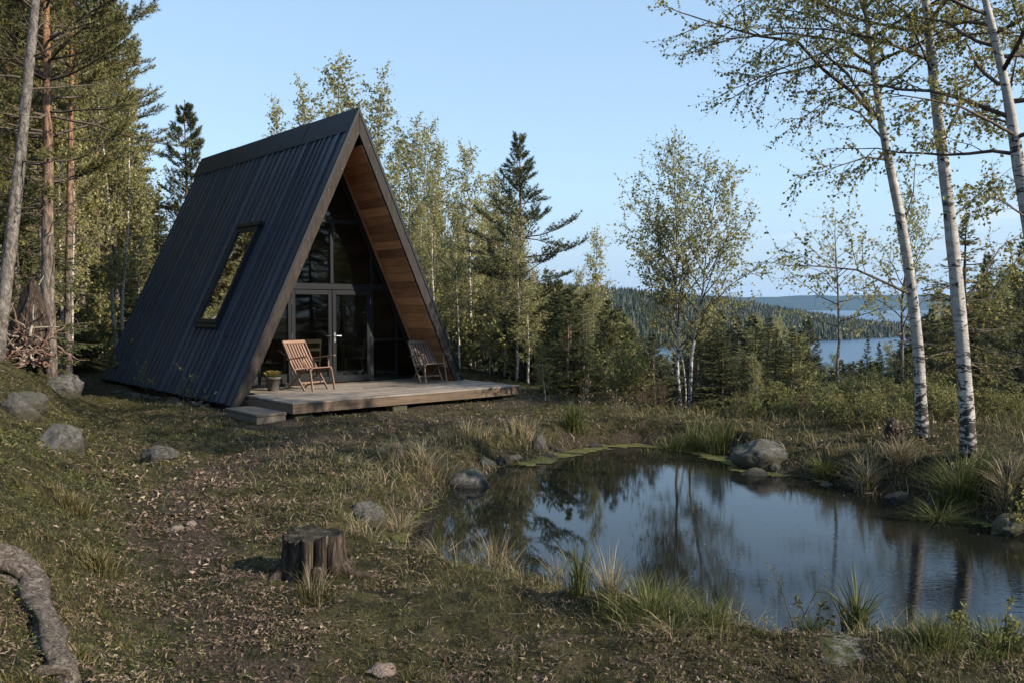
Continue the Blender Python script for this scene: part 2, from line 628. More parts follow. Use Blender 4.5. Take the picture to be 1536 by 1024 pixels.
wl = k.math('SUBTRACT', wp.outputs['Z'], k.math('MULTIPLY', o1, .10))
wl = k.ramp(k.math('ADD', wl, .5), [(.13, 1.0), (.185, 0.0)])      # waterline stain just above the pond
c = k.mix(k.math('MULTIPLY', wl, .85), c, (.012, .011, .009))
sob = k.n('ShaderNodeSeparateXYZ')
k.l(k.tc.outputs['Object'], sob.inputs[0])
lowm = k.ramp(k.math('ADD', k.math('SUBTRACT', mossn, sob.outputs['Z']), .0), [(.28, 0.0), (.42, 1.0)])   # moss and soil creeping up the foot
c = k.mix(k.math('MULTIPLY', lowm, .75), c, k.ramp(o2, [(.3, (.020, .017, .009)), (.7, (.062, .056, .022))]))
M['rock'] = k.set(c, .85, k.bump(f, 1.0, .05), spec=.25)
k = NT('pink_feldspar')
o1 = k.noise(k.coords((1, 1, 1)), 5, 7, .65)
M['pinkrock'] = k.set(k.ramp(o1, [(.35, (.075, .054, .043)), (.65, (.22, .165, .135))]), .85, k.bump(o1, .8, .03), spec=.25)
k = NT('mossy_granite')
o1 = k.noise(k.coords((1, 1, 1)), 4, 8, .68)
o2 = k.noise(k.coords((1, 1, 3)), 30, 5, .7)
mf = k.ramp(k.noise(k.coords((1, 1, 1)), 4.2, 6, .7), [(.44, 0.0), (.52, 1.0)])
c = k.ramp(k.math('ADD', k.math('MULTIPLY', o1, .6), k.math('MULTIPLY', o2, .45)), [(.35, (.03, .027, .024)), (.52, (.12, .112, .10)), (.70, (.26, .245, .225))])
c = k.mix(mf, c, k.ramp(o2, [(.3, (.022, .026, .008)), (.7, (.085, .08, .025))]))
M['mossrock'] = k.set(c, .9, k.bump(k.math('ADD', o1, o2), .9, .03), spec=.2)
# --- bark
k = NT('birch_bark')
a = k.noise(k.coords((4.2, 4.2, 10)), 1.5, 6, .66, 1.2)
b2 = k.noise(k.coords((9, 9, 60)), 1.2, 3, .6)
sepo = k.n('ShaderNodeSeparateXYZ')
k.l(k.tc.outputs['Object'], sepo.inputs[0])
low = k.math('MULTIPLY', k.math('SUBTRACT', 1.0, k.math('MINIMUM', k.math('MULTIPLY', k.math('MAXIMUM', sepo.outputs['Z'], 0.0), .75), 1.0)), .13)
m1 = k.ramp(k.math('ADD', a, low), [(.560, 0.0), (.585, 1.0)])
m2 = k.ramp(b2, [(.60, 0.0), (.66, 1.0)])
pale = k.ramp(k.noise(k.coords((2, 2, 5)), 2, 4), [(.3, (.20, .18, .16)), (.7, (.36, .34, .315))])
c = k.mix(k.math('MULTIPLY', m2, .65), pale, (.20, .165, .135))
c = k.mix(m1, c, (.022, .019, .017))
M['birch'] = k.set(c, .7, k.bump(k.math('ADD', a, b2), .5, .01), spec=.3)
k = NT('young_birch_bark')
a = k.noise(k.coords((6, 6, 16)), 1.5, 4, .6, .3)
c = k.ramp(a, [(.36, (.10, .085, .07)), (.5, (.34, .31, .27)), (.62, (.52, .49, .44)), (.68, (.05, .042, .036))])
M['birchyoung'] = k.set(c, .75)
k = NT('grey_birch_bark')
a = k.noise(k.coords((7, 7, 4)), 2.2, 6, .68, .8)
c = k.ramp(a, [(.34, (.026, .022, .018)), (.5, (.105, .09, .076)), (.66, (.22, .195, .17))])
M['greybark'] = k.set(c, .85, k.bump(a, .9, .02), spec=.15)
k = NT('pine_bark')
a = k.noise(k.coords((9, 9, 3.2)), 1.8, 6, .62, .5)
sepo = k.n('ShaderNodeSeparateXYZ')
k.l(k.tc.outputs['Object'], sepo.inputs[0])
hf = k.ramp(k.math('ADD', k.math('MULTIPLY', sepo.outputs['Z'], .105), k.math('MULTIPLY', a, .3)), [(.42, 0.0), (.85, 1.0)])
lowc = k.ramp(a, [(.35, (.035, .028, .023)), (.5, (.10, .080, .066)), (.66, (.20, .165, .135))])
upc = k.ramp(a, [(.35, (.075, .038, .022)), (.5, (.19, .095, .05)), (.66, (.31, .175, .10))])
M['pinebark'] = k.set(k.mix(hf, lowc, upc), .9, k.bump(a, 1.0, .03), spec=.15)
k = NT('twig_bark')
a = k.noise(k.coords((12, 12, 6)), 2, 3)
M['twig'] = k.set(k.ramp(a, [(.35, (.040, .030, .025)), (.65, (.10, .078, .062))]), .85, spec=.15)
k = NT('pale_twig_bark')
a = k.noise(k.coords((12, 12, 6)), 2, 3)
M['paletwig'] = k.set(k.ramp(a, [(.35, (.13, .105, .08)), (.65, (.27, .23, .18))]), .85, spec=.15)
k = NT('red_twig_bark')
a = k.noise(k.coords((12, 12, 6)), 2, 3)
M['redtwig'] = k.set(k.ramp(a, [(.35, (.07, .040, .028)), (.65, (.17, .105, .075))]), .85, spec=.15)
# --- foliage
M['leaf_hero'] = leaf_mat('birch_leaves', [(0, (.085, .082, .020)), (.5, (.18, .17, .044)), (.85, (.27, .235, .075)), (1, (.22, .14, .05))], trans=.4, vary=.12)
M['leaf_young'] = leaf_mat('spring_leaves', [(0, (.135, .135, .046)), (.5, (.25, .236, .090)), (1, (.38, .345, .155))], trans=.48, vary=.3)
M['leaf_bush'] = leaf_mat('bush_leaves', [(0, (.085, .090, .026)), (.5, (.17, .163, .05)), (1, (.27, .24, .085))], trans=.4, vary=.4)
M['needle_pine'] = leaf_mat('pine_needles', [(0, (.030, .040, .018)), (.5, (.066, .075, .028)), (1, (.12, .115, .042))], trans=.15, vary=.35)
M['needle_olive'] = leaf_mat('sunlit_pine_needles', [(0, (.068, .070, .024)), (.5, (.14, .128, .042)), (1, (.25, .21, .075))], trans=.2, vary=.3)  # lighter copy of the pine needles, sunlight put into the colour
M['needle_spruce'] = leaf_mat('spruce_needles', [(0, (.036, .046, .020)), (.5, (.074, .082, .030)), (1, (.13, .125, .045))], trans=.12, vary=.5)
M['far_forest'] = leaf_mat('distant_conifers', [(0, (.012, .018, .009)), (.6, (.026, .034, .015)), (1, (.052, .058, .022))], trans=.1, vary=0)
M['turf'] = leaf_mat('turf_grass', [(0, (.034, .033, .010)), (.45, (.078, .068, .020)), (.7, (.135, .106, .045)), (1, (.27, .205, .125))], trans=.3, vary=0)
M['drygrass'] = leaf_mat('dry_grass', [(0, (.075, .066, .022)), (.4, (.165, .13, .066)), (1, (.33, .265, .17))], trans=.25, vary=0)
M['lush'] = leaf_mat('lush_sedge', [(0, (.034, .040, .011)), (.5, (.076, .086, .022)), (.78, (.13, .125, .042)), (1, (.28, .22, .13))], trans=.35, vary=.15)
M['herb'] = leaf_mat('heath_leaves', [(0, (.026, .034, .009)), (.5, (.062, .070, .016)), (.8, (.12, .112, .026)), (1, (.17, .10, .045))], trans=.25, vary=0)
M['litter'] = leaf_mat('dead_leaves', [(0, (.055, .034, .022)), (.4, (.125, .086, .054)), (.75, (.24, .18, .122)), (1, (.38, .305, .225))], trans=.1, rough=.7, vary=0)
k = NT('pond_moss')
a = k.noise(k.coords((1, 1, 1)), 9, 6, .7)
M['algae'] = k.set(k.ramp(a, [(.3, (.024, .024, .007)), (.55, (.070, .066, .014)), (.75, (.14, .125, .03))]), .85, k.bump(k.noise(k.coords(), 60, 4), 1.0, .02), spec=.2)
# --- stump
k = NT('old_stump_wood')
a = k.noise(k.coords((16, 16, 2.2)), 2, 6, .65, .5)
b2 = k.noise(k.coords((1, 1, 1)), 6, 4)
c = k.ramp(a, [(.34, (.010, .007, .005)), (.50, (.032, .023, .017)), (.62, (.085, .066, .050)), (.74, (.17, .138, .108))])
c = k.mix(k.ramp(b2, [(.55, 0.0), (.66, .6)]), c, (.04, .028, .02))
M['stump'] = k.set(c, .9, k.bump(a, 1.0, .03), spec=.15)
k = NT('stump_cut_face')
b2 = k.noise(k.coords((1, 1, 1)), 11, 6, .7)
wv = k.n('ShaderNodeTexWave', wave_type='RINGS', rings_direction='Z')
wv.inputs['Scale'].default_value = 14
wv.inputs['Distortion'].default_value = 3
wv.inputs['Detail'].default_value = 3
k.l(k.coords(), wv.inputs['Vector'])
c = k.ramp(k.math('ADD', k.math('MULTIPLY', b2, .92), k.math('MULTIPLY', wv.outputs['Fac'], .08)), [(.36, (.006, .005, .0035)), (.5, (.020, .017, .012)), (.64, (.058, .050, .034)), (.72, (.10, .085, .06))])
M['stumptop'] = k.set(c, .95, k.bump(b2, 1.0, .03), spec=.1)
k = NT('dead_root_wood')
a = k.noise(k.coords((9, 9, 9)), 3, 6, .65, 1.5)
c = k.ramp(a, [(.32, (.022, .017, .013)), (.48, (.07, .055, .043)), (.64, (.155, .128, .103))])
M['deadroot'] = k.set(c, .9, k.bump(a, 1.0, .03), spec=.15)
# --- far hills and water
k = NT('far_hill_woods')
M['farhill'] = k.set(k.ramp(k.noise(k.coords((.004, .004, .02)), 3, 8, .7), [(.35, (.018, .028, .016)), (.65, (.04, .052, .026))]), 1.0, spec=0.0)
k = NT('pond_water')
rip = k.noise(k.coords((1.0, 2.6, 1)), 5.5, 3, .55, .3)
rip2 = k.noise(k.coords((1.0, 2.4, 1)), 17, 2, .5)
# breeze reaches the open eastern side more than the sheltered west
sepo = k.n('ShaderNodeSeparateXYZ')
k.l(k.tc.outputs['Object'], sepo.inputs[0])
br = k.math('MULTIPLY', k.math('MAXIMUM', k.math('SUBTRACT', sepo.outputs['X'], 0.6), 0.0), .16)
br = k.math('ADD', k.math('MINIMUM', br, .8), .04)
bmp = k.n('ShaderNodeBump')
bmp.inputs['Distance'].default_value = .012
k.l(k.math('ADD', rip, k.math('MULTIPLY', rip2, .5)), bmp.inputs['Height'])
k.l(k.math('MULTIPLY', br, .16), bmp.inputs['Strength'])
M['pond'] = k.set((.006, .0065, .005), .015, bmp.outputs['Normal'], spec=.5)
k.b.inputs['IOR'].default_value = 1.333
k = NT('lake_water')
rip = k.noise(k.coords((.02, .06, 1)), 5, 4, .6)
M['lake'] = k.set((.020, .045, .075), .30, k.bump(rip, .6, .8), spec=.5)
k.b.inputs['IOR'].default_value = 1.333
# --- ground
k = NT('forest_ground')
w = k.coords()
n1 = k.noise(w, .9, 5, .6)
n2 = k.noise(w, 5.5, 5, .62)
n3 = k.noise(w, 42, 5, .7)
n4 = k.noise(w, 130, 3, .6)
soilc = k.ramp(k.math('ADD', k.math('MULTIPLY', n3, .6), k.math('MULTIPLY', n4, .45)), [(.38, (.009, .0065, .0045)), (.52, (.036, .026, .018)), (.66, (.095, .072, .050))])
mossc = k.ramp(k.math('ADD', k.math('MULTIPLY', n2, .55), k.math('MULTIPLY', n3, .5)), [(.40, (.007, .0068, .003)), (.50, (.026, .0235, .009)), (.60, (.062, .053, .020)), (.70, (.115, .092, .048))])
f = k.math('ADD', k.attr('soil'), k.math('ADD', k.math('MULTIPLY', k.math('SUBTRACT', n1, .5), 1.3), k.math('MULTIPLY', k.math('SUBTRACT', n2, .5), 2.2)))
c = k.mix(k.ramp(f, [(.42, 0.0), (.62, 1.0)]), mossc, soilc)
c = k.mix(k.attr('wet'), c, (.014, .010, .006))
c = k.mix(k.attr('far'), c, (.028, .032, .014))
M['ground'] = k.set(c, .95, k.bump(k.math('ADD', n3, k.math('MULTIPLY', n4, .5)), 1.0, .04), spec=.12)
# ================================================================== GROUND, WATER, HILLS
def axis(lo, hi, step, far_lo, far_hi, grow=1.13):
    mid = list(np.arange(lo, hi, step))
    a, s = [], step
    x = lo
    while x > far_lo:
        s *= grow
        x -= s
        a.append(x)
    b, s = [], step
    x = mid[-1]
    while x < far_hi:
        s *= grow
        x += s
        b.append(x)
    return np.array(a[::-1] + mid + b)


def cuts(*seg):
    out = []
    for lo, hi, st in seg:
        out += list(np.arange(lo, hi, st))
    return out


xs = axis(-9.0, 8.0, .045, -9000, 9000, 1.09)
ym = cuts((1.0, 3.0, .08), (3.0, 9.0, .04), (9.0, 16, .06), (16, 24, .1))
far, s = [], .1
y = ym[-1]
while y < 9500:
    s *= 1.06
    y += s
    far.append(y)
near_, s, y = [], .08, 1.0
while y > -30:
    s *= 1.3
    y -= s
    near_.append(y)
ys = np.array(near_[::-1] + ym + far)
GX, GY = np.meshgrid(xs, ys)
gx, gy = GX.ravel(), GY.ravel()
sdm = np.full(gx.shape, 50.0)
m_ = (gx > -4) & (gx < 9) & (gy > 2) & (gy < 17)
sdm[m_] = pond_sd(gx[m_], gy[m_])
gz = height(gx, gy, sdm)
nearw = np.clip((16 - gy) / 6, 0, 1) * (gy > 0)
gz = gz + nearw * (fbm(gx, gy, 7, 3, 21) * .028 + np.abs(fbm(gx, gy, 19, 2, 22)) * .014 - .006)
nx, ny = len(xs), len(ys)
ii = (np.arange(ny - 1)[:, None] * nx + np.arange(nx - 1)[None]).ravel()
g = MB()
g.add(np.stack([gx, gy, gz], 1), np.stack([ii, ii + 1, ii + nx + 1, ii + nx], 1))
ground = g.build('ground', M['ground'], smooth_shade=True)
pd = path_d(gx, gy)
soil = .62 * np.exp(-(pd / np.interp(gy, [3, 8, 14], [.65, .45, .75])) ** 2) * (gy < 24)
X_, Y_ = cab_local(gx, gy)
soil = np.maximum(soil, .75 * np.exp(-(np.maximum(np.abs(X_) - 3.0, np.maximum(-2.6 - Y_, 0)).clip(0) / .5) ** 2) * (Y_ > -4) * (Y_ < 9))
soil = np.maximum(soil, .8 * np.exp(-((sdm - .1) / .35) ** 2))
soil = np.maximum(soil, .46 * smooth((6.0 - gy) / 1.6) * (.55 + .45 * smooth((gx + 1.6) / .8)))
wet = np.clip(1 - sdm / .16, 0, 1)
farm = smooth((gy - 30) / 40)
for nm, arr in (('soil', soil), ('wet', wet), ('far', farm)):
    a = ground.data.attributes.new(nm, 'FLOAT', 'POINT')
    a.data.foreach_set('value', arr.astype(np.float32))
tag(ground, kind='structure')

w = MB()
w.add([(POND[:, 0].min() - .7, POND[:, 1].min() - .7, ZW), (POND[:, 0].max() + .7, POND[:, 1].min() - .7, ZW),
       (POND[:, 0].max() + .7, POND[:, 1].max() + .7, ZW), (POND[:, 0].min() - .7, POND[:, 1].max() + .7, ZW)], [(0, 1, 2, 3)])
tag(w.build('pond', M['pond']), kind='structure')
w = MB()
w.add([(-3000, 120, ZL), (8500, 120, ZL), (8500, 7500, ZL), (-3000, 7500, ZL)], [(0, 1, 2, 3)])
tag(w.build('lake', M['lake']), kind='structure')

hx = np.linspace(-2500, 7500, 260)
hv = np.linspace(0, 1, 14)
HX, HV = np.meshgrid(hx, hv)
top = 92 + 22 * np.sin(HX / 900 + 1.0) + 10 * np.sin(HX / 390 + .3) + fbm(HX, HX * 0 + 3, .004, 4, 41) * 16 + np.clip(HX - 2000, 0, 3000) * .014
HY = 5900 + HV * 900 + fbm(HX, HV * 700, .002, 3, 44) * 150
HZ = ZL - 3 + (top - ZL) * smooth(HV * 1.02) + fbm(HX, HY, .02, 3, 45) * 5 * HV
h = MB()
ii = (np.arange(13)[:, None] * 260 + np.arange(259)[None]).ravel()
h.add(np.stack([HX.ravel(), HY.ravel(), HZ.ravel()], 1), np.stack([ii, ii + 1, ii + 261, ii + 260], 1))
h.add([(-2500, 6900, ZL - 3), (7500, 6900, ZL - 3), (7500, 7600, ZL - 3), (-2500, 7600, ZL - 3)], [(0, 1, 2, 3)])
tag(h.build('hills', M['farhill'], smooth_shade=True), kind='structure')

# ================================================================== THE CABIN
ZB, ZA, HB = -.15, 5.42, 2.62          # eave and apex heights, half width at the eave
LS = math.hypot(HB, ZA - ZB)
USX, USZ = HB / LS, (ZA - ZB) / LS     # up the slope
cab = empty('a_frame_cabin', cab_world(0, 0, 0), CAB_A)
tag(cab, 'black timber clad A-frame cabin with a glazed gable and warm wood lining', 'cabin')


def slope(side, y, s, n):
    """point on a roof side: y along the ridge, s up the slope, n outwards"""
    return np.array([side * (HB - USX * s + USZ * n), y, ZB + USZ * s + USX * n])


def layer(n0, n1, s0=0.0, s1=None):
    """roof layer polygon (left side) in XZ between two offsets; runs to the ridge plane x = 0 when s1 is None"""
    a, b = slope(-1, 0, s0, n0), slope(-1, 0, s0, n1)
    if s1 is None:
        c = (0.0, ZA + n1 / USX)
        d = (0.0, ZA + n0 / USX)
    else:
        p, q = slope(-1, 0, s1, n1), slope(-1, 0, s1, n0)
        c, d = (p[0], p[2]), (q[0], q[2])
    return [(a[0], a[2]), (b[0], b[2]), c, d]


def mir(poly):
    return [(-p[0], p[1]) for p in poly][::-1]


for sd_ in (0, 1):
    p = layer(-.17, -.025)
    p = [(q[0] - (.002 if q[0] == 0 else 0), q[1]) for q in p]
    mb = MB().prism(mir(p) if sd_ else p, .0, 8.0)
    fix_normals(mb.build('roof', M['sheet'], cab))

rng = np.random.default_rng(5)
for side in (-1, 1):
    mb = MB()
    y = .012
    i = 0
    edges = []
    while y < 7.97:
        wd = float(rng.choice([.13, .19, .24, .28, .31]) * rng.uniform(.9, 1.1))
        edges.append((y, min(y + wd, 7.985)))
        y += wd
    S = np.linspace(0.0, 5.78, 44)
    for i, (y0, y1) in enumerate(edges):
        segs = [(y0 + .004, y1 - .004, -.018, .012 + rng.uniform(0, .010))]
        for kk, (a0, a1, n0, n1) in enumerate(segs):
            if kk == 1 and i == len(edges) - 1:
                continue
            w1 = fbm(S, S * 0 + i * 3.1 + kk, .8, 3, 51) * .007
            w2 = fbm(S, S * 0 + i * 3.1 + kk + 50, .9, 3, 52) * .007
            w3 = fbm(S, S * 0 + i * 2.3 + kk + 90, 1.3, 3, 53) * .006
            s0 = -.03 - rng.random() * .025
            Sx = S.copy()
            Sx[0] = s0
            ring = []
            for (yy, nn) in ((a0 + w1, n0 + 0 * w3), (a0 + w1 + .003, n1 + .034 + w3), (a1 + w2 - .003, n1 + w3 * .6), (a1 + w2, n0 + 0 * w3)):
                ring.append(np.stack([side * (HB - USX * Sx + USZ * nn), yy, ZB + USZ * Sx + USX * nn], 1))
            v = np.stack(ring, 1).reshape(-1, 3)
            b = np.arange(len(S) - 1)[:, None] * 4
            q = np.concatenate([b + np.array([[j, j + 1, j + 5, j + 4]]) for j in range(3)])
            q = np.vstack([q, [[0, 1, 2, 3]], [[len(v) - 4, len(v) - 3, len(v) - 2, len(v) - 1]]])
            mb.add(v, q, None, 0, rng.random())
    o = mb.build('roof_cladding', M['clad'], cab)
    fix_normals(o)

# folded ridge flashing, in four lengths on each side
for side in (-1, 1):
    mb = MB()
    for j in range(4):
        y0, y1 = -.05 + j * 2.025, -.05 + (j + 1) * 2.025 + (.03 if j < 3 else 0)
        nn = .052 + .004 * (j % 2)
        ptop = (0.0, ZA + (nn) / USX)
        a, b = slope(side, 0, 5.72, .046 + .004 * (j % 2) - .006), slope(side, 0, 5.72, nn)
        inn = (0.0, ZA + (nn - .012) / USX)
        poly = [(a[0], a[2]), (b[0], b[2]), (side * .0008, ptop[1]), (side * .0008, inn[1])]
        mb.prism(poly, y0, y1, rng.random())
    fix_normals(mb.build('ridge_cap', M['sheet'], cab))

# barge boards on both gables with their black drip edge
for yy0, yy1, nm in ((-.045, -.002, 'barge_board'), (8.002, 8.045, 'barge_board')):
    for side in (-1, 1):
        p = layer(-.175, .0, -.06)
        p = [(min(q[0], -.0015), q[1]) for q in p]
        mb = MB().prism(mir(p) if side > 0 else p, yy0, yy1, .45)
        o = mb.build(nm, M['barge'] if side < 0 else M['barge_dark'], cab)
        bevel(o, .004)
        for f in range(9):
            s_ = .35 + f * .68
            pt = slope(side, yy0 - .001, s_, -.06 if f % 2 else -.2)
            if yy0 < 0:
                pass
for side in (-1, 1):
    p = layer(.002, .050, -.07)
    p = [(min(q[0], -.0015), q[1]) for q in p]
    fix_normals(MB().prism(mir(p) if side > 0 else p, -.058, .008).build('drip_edge', M['sheet'], cab))
mb = MB()
for side in (-1, 1):
    for f in range(11):
        c = slope(side, -.047, .2 + f * .53, -.045 - .085 * (f % 2))
        MB().bx(c[0] - .006, c[0] + .006, -.0475, -.0445, c[2] - .006, c[2] + .006).build('barge_screw', M['screw'], cab)

# soffit and inner lining boards
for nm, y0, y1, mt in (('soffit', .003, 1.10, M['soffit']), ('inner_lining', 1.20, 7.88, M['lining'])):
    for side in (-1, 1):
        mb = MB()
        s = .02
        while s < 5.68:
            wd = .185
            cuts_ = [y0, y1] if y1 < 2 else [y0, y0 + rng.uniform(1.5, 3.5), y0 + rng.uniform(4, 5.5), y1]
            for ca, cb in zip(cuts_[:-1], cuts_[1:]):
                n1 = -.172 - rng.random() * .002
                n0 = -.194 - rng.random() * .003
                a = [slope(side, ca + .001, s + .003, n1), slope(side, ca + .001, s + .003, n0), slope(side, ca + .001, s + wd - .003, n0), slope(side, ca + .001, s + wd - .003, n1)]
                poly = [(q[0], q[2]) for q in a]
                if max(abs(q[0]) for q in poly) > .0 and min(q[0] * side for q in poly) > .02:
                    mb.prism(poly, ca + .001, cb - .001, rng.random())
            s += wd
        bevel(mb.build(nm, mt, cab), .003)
# pale trim battens where the soffit meets the facade and the barge board
for side in (-1, 1):
    mb = MB()
    for ya, yb in ((.985, 1.045),):
        p = [slope(side, 0, s_, n_) for s_, n_ in ((.0, -.200), (.0, -.225), (5.6, -.225), (5.6, -.200))]
        mb.prism([(q[0], q[2]) for q in p], ya, yb, .6)
    bevel(mb.build('soffit_trim', M['soffit'], cab), .003)


def hw(z, extra=0.0):
    """half width between the linings at height z"""
    return (ZA - z) * HB / (ZA - ZB) - (.20 + extra) / USZ


# glazed facade
FY0, FY1 = 1.08, 1.17
mb = MB()


def fbar(x0, x1, z0, z1, d=0.0):
    mb.bx(x0, x1, FY0 + d, FY1 - d, z0, z1)


def slopebar(side, n0, n1, z0, z1, d=.004):
    mb.prism([(side * hw(z0, n0), z0), (side * hw(z1, n0), z1), (side * hw(z1, n1), z1), (side * hw(z0, n1), z0)], FY0 - d, FY1 + d)


zt = ZA - (.20 + .10) / USX
slopebar(-1, 0, .10, .0, zt)
slopebar(1, 0, .10, .0, zt)
fbar(-hw(.03, .11), -.97, .002, .06, .002)
fbar(.97, hw(.03, .11), .002, .06, .002)
fbar(-hw(2.02, .11), hw(2.02, .11), 1.955, 2.075)
fbar(-hw(3.38, .11), hw(3.38, .11), 3.345, 3.42)
fbar(-.035, .035, 2.08, 3.34, .003)
for sx in (-1, 1):
    a, b = (.93, 1.0)
    x0, x1 = min(sx * a, sx * b), max(sx * a, sx * b)
    fbar(x0, x1, .062 * 0 + .002, 1.952, .004)
    ztop = ZA - (1.0 + .30 / USZ) * (ZA - ZB) / HB + .06
    fbar(x0, x1, 2.078, ztop, .004)
    a, b = 1.575, 1.625
    x0, x1 = min(sx * a, sx * b), max(sx * a, sx * b)
    ztop = ZA - (1.6 + .30 / USZ) * (ZA - ZB) / HB + .05
    fbar(x0, x1, .063, ztop, .006)
fbar(1.002, hw(.875, .11), .85, .90, .008)
bevel(mb.build('facade_frame', M['frame'], cab), .004)


def pane(poly, y=1.125, parent=cab, name='window_pane'):
    mb = MB().prism(poly, y - .004, y + .004)
    fix_normals(mb.build(name, M['glass'], parent))


def sp(side, z):
    return (side * hw(z, .06), z)


pane([(-.95, 2.06), (-.02, 2.06), (-.02, 3.36), sp(-1, 3.36), (-.95, ZA - (.96 + .26 / USZ) * (ZA - ZB) / HB)])
for side in (-1, 1):
    zc = ZA - (.96 + .26 / USZ) * (ZA - ZB) / HB
    if side > 0:
        pane([(.02, 2.06), (.95, 2.06), (.95, zc), sp(1, 3.36), (.02, 3.36)])
    pane([(side * .98, 2.06), sp(side, 2.06), (side * .98, zc)])
    pane([(side * .98, .05), (side * 1.58, .05), (side * 1.58, 1.96), (side * .98, 1.96)])
    zc2 = ZA - (1.61 + .26 / USZ) * (ZA - ZB) / HB
    pane([(side * 1.61, .05), sp(side, .05), sp(side, 1.4), (side * 1.61, zc2)])
pane([sp(-1, 3.40), sp(1, 3.40), (0, ZA - .26 / USX)])

# two door leaves
for side in (-1, 1):
    a, b = (-.925, -.008) if side < 0 else (.008, .925)
    mb = MB()
    z0, z1, st = .015, 1.945, .085
    y0, y1 = 1.085, 1.15
    mb.bx(a, a + st, y0, y1, z0, z1)
    mb.bx(b - st, b, y0, y1, z0, z1)
    mb.bx(a + st, b - st, y0 + .001, y1 - .001, z1 - .10, z1 - .001)
    mb.bx(a + st, b - st, y0 + .001, y1 - .001, z0 + .001, z0 + .13)
    door = mb.build('door', M['frame'], cab)
    bevel(door, .005)
    pane([(a + st - .01, z0 + .12), (b - st + .01, z0 + .12), (b - st + .01, z1 - .09), (a + st - .01, z1 - .09)], 1.12, door, 'pane')
    mb = MB()
    hx_ = (b - .045) if side < 0 else (a + .045)
    mb.bx(hx_ - .018, hx_ + .018, y0 - .008, y0, .86, 1.06)
    mb.tube([(hx_, y0 - .004, .99), (hx_, y0 - .055, .99), (hx_ + side * .02, y0 - .06, .99), (hx_ + side * .12, y0 - .06, .985)], .009, 8)
    if side > 0:
        mb.build('handle', M['steel'], door)
    else:
        mb.build('lock_plate', M['frame'], door)
    mb = MB()
    hx2 = a if side < 0 else b
    for zz in (.28, 1.0, 1.7):
        MB().tube([(hx2, y0 - .010, zz - .05), (hx2, y0 - .010, zz + .05)], .009, 8).build('hinge', M['steel'], door)

# floor, back wall, plinth
MB().bx(-hw(0, .04), hw(0, .04), 1.155, 7.9, -.06, .0).build('floor', M['floorwood'], cab)
zt = ZA - .22 / USX
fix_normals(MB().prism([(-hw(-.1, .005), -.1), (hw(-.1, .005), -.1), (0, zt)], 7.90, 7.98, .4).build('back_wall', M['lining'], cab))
mb = MB()
for x0, x1, y0, y1 in ((-2.42, -2.25, .1, 7.9), (2.25, 2.42, .1, 7.9), (-2.24, 2.24, 7.7, 7.88)):
    mb.bx(x0, x1, y0, y1, -.42, -.14)
mb.build('plinth', M['fascia'], cab)

# roof window on the western slope
YA, YB, SA, SB = 2.12, 3.18, 1.50, 3.75
mb = MB()
for (y0, y1, s0, s1, n0, n1) in ((YA, YA + .09, SA, SB, .0, .125), (YB - .09, YB, SA, SB, .0, .125), (YA + .09, YB - .09, SB - .10, SB, .001, .122), (YA + .09, YB - .09, SA, SA + .10, .001, .122),
                                 (YA - .05, YB + .05, SA - .09, SA - .001, .0, .105), (YA - .07, YB + .07, SB + .001, SB + .10, .0, .150)):
    c = slope(-1, (y0 + y1) / 2, (s0 + s1) / 2, (n0 + n1) / 2)
    mb.box(c, (0, (y1 - y0) / 2, 0), np.array([USX, 0, USZ]) * (s1 - s0) / 2, np.array([-USZ, 0, USX]) * (n1 - n0) / 2)
sky_w = mb.build('roof_window', M['frame'], cab)
bevel(sky_w, .006)
c = slope(-1, (YA + YB) / 2, (SA + SB) / 2, .085)
fix_normals(MB().box(c, (0, (YB - YA) / 2 - .085, 0), np.array([USX, 0, USZ]) * ((SB - SA) / 2 - .095), np.array([-USZ, 0, USX]) * .006).build('pane', M['roofglass'], sky_w))

# things inside, seen dimly through the glass
def cab_thing(name, X, Y, Z, rz, label, cat, group=None):
    return tag(empty(name, cab_world(X, Y, Z), CAB_A + rz), label, cat, group)


t = cab_thing('dining_table', .45, 2.75, 0, 0, 'wooden dining table inside the cabin behind the door glass', 'table')
bevel(MB().bx(-.65, .65, -.38, .38, .70, .735, .5).build('tabletop', M['floorwood'], t), .005)
for sx in (-1, 1):
    for sy in (-1, 1):
        MB().bar((sx * .58, sy * .31, 0), (sx * .56, sy * .30, .70), .05, .05, (0, 1, 0)).build('leg', M['floorwood'], t)


def dining_chair(X, Y, rz, label):
    t = cab_thing('dining_chair', X, Y, 0, rz, label, 'chair', 'dining chairs inside the cabin')
    bevel(MB().bx(-.21, .21, -.21, .21, .43, .46).build('seat', M['chair_red'], t), .004)
    mb = MB()
    for sx in (-1, 1):
        mb.bar((sx * .19, .20, .45), (sx * .18, .27, .88), .03, .03, (0, 1, 0))
    mb.bar((-.2, .275, .86), (.2, .275, .86), .03, .08)
    mb.bar((-.19, .245, .68), (.19, .245, .68), .02, .06)
    mb.build('backrest', M['chair_red'], t)
    for sx in (-1, 1):
        for sy in (-1, 1):
            MB().bar((sx * .2, sy * .2, 0), (sx * .18, sy * .18, .43), .034, .034, (0, 1, 0)).build('leg', M['chair_red'], t)


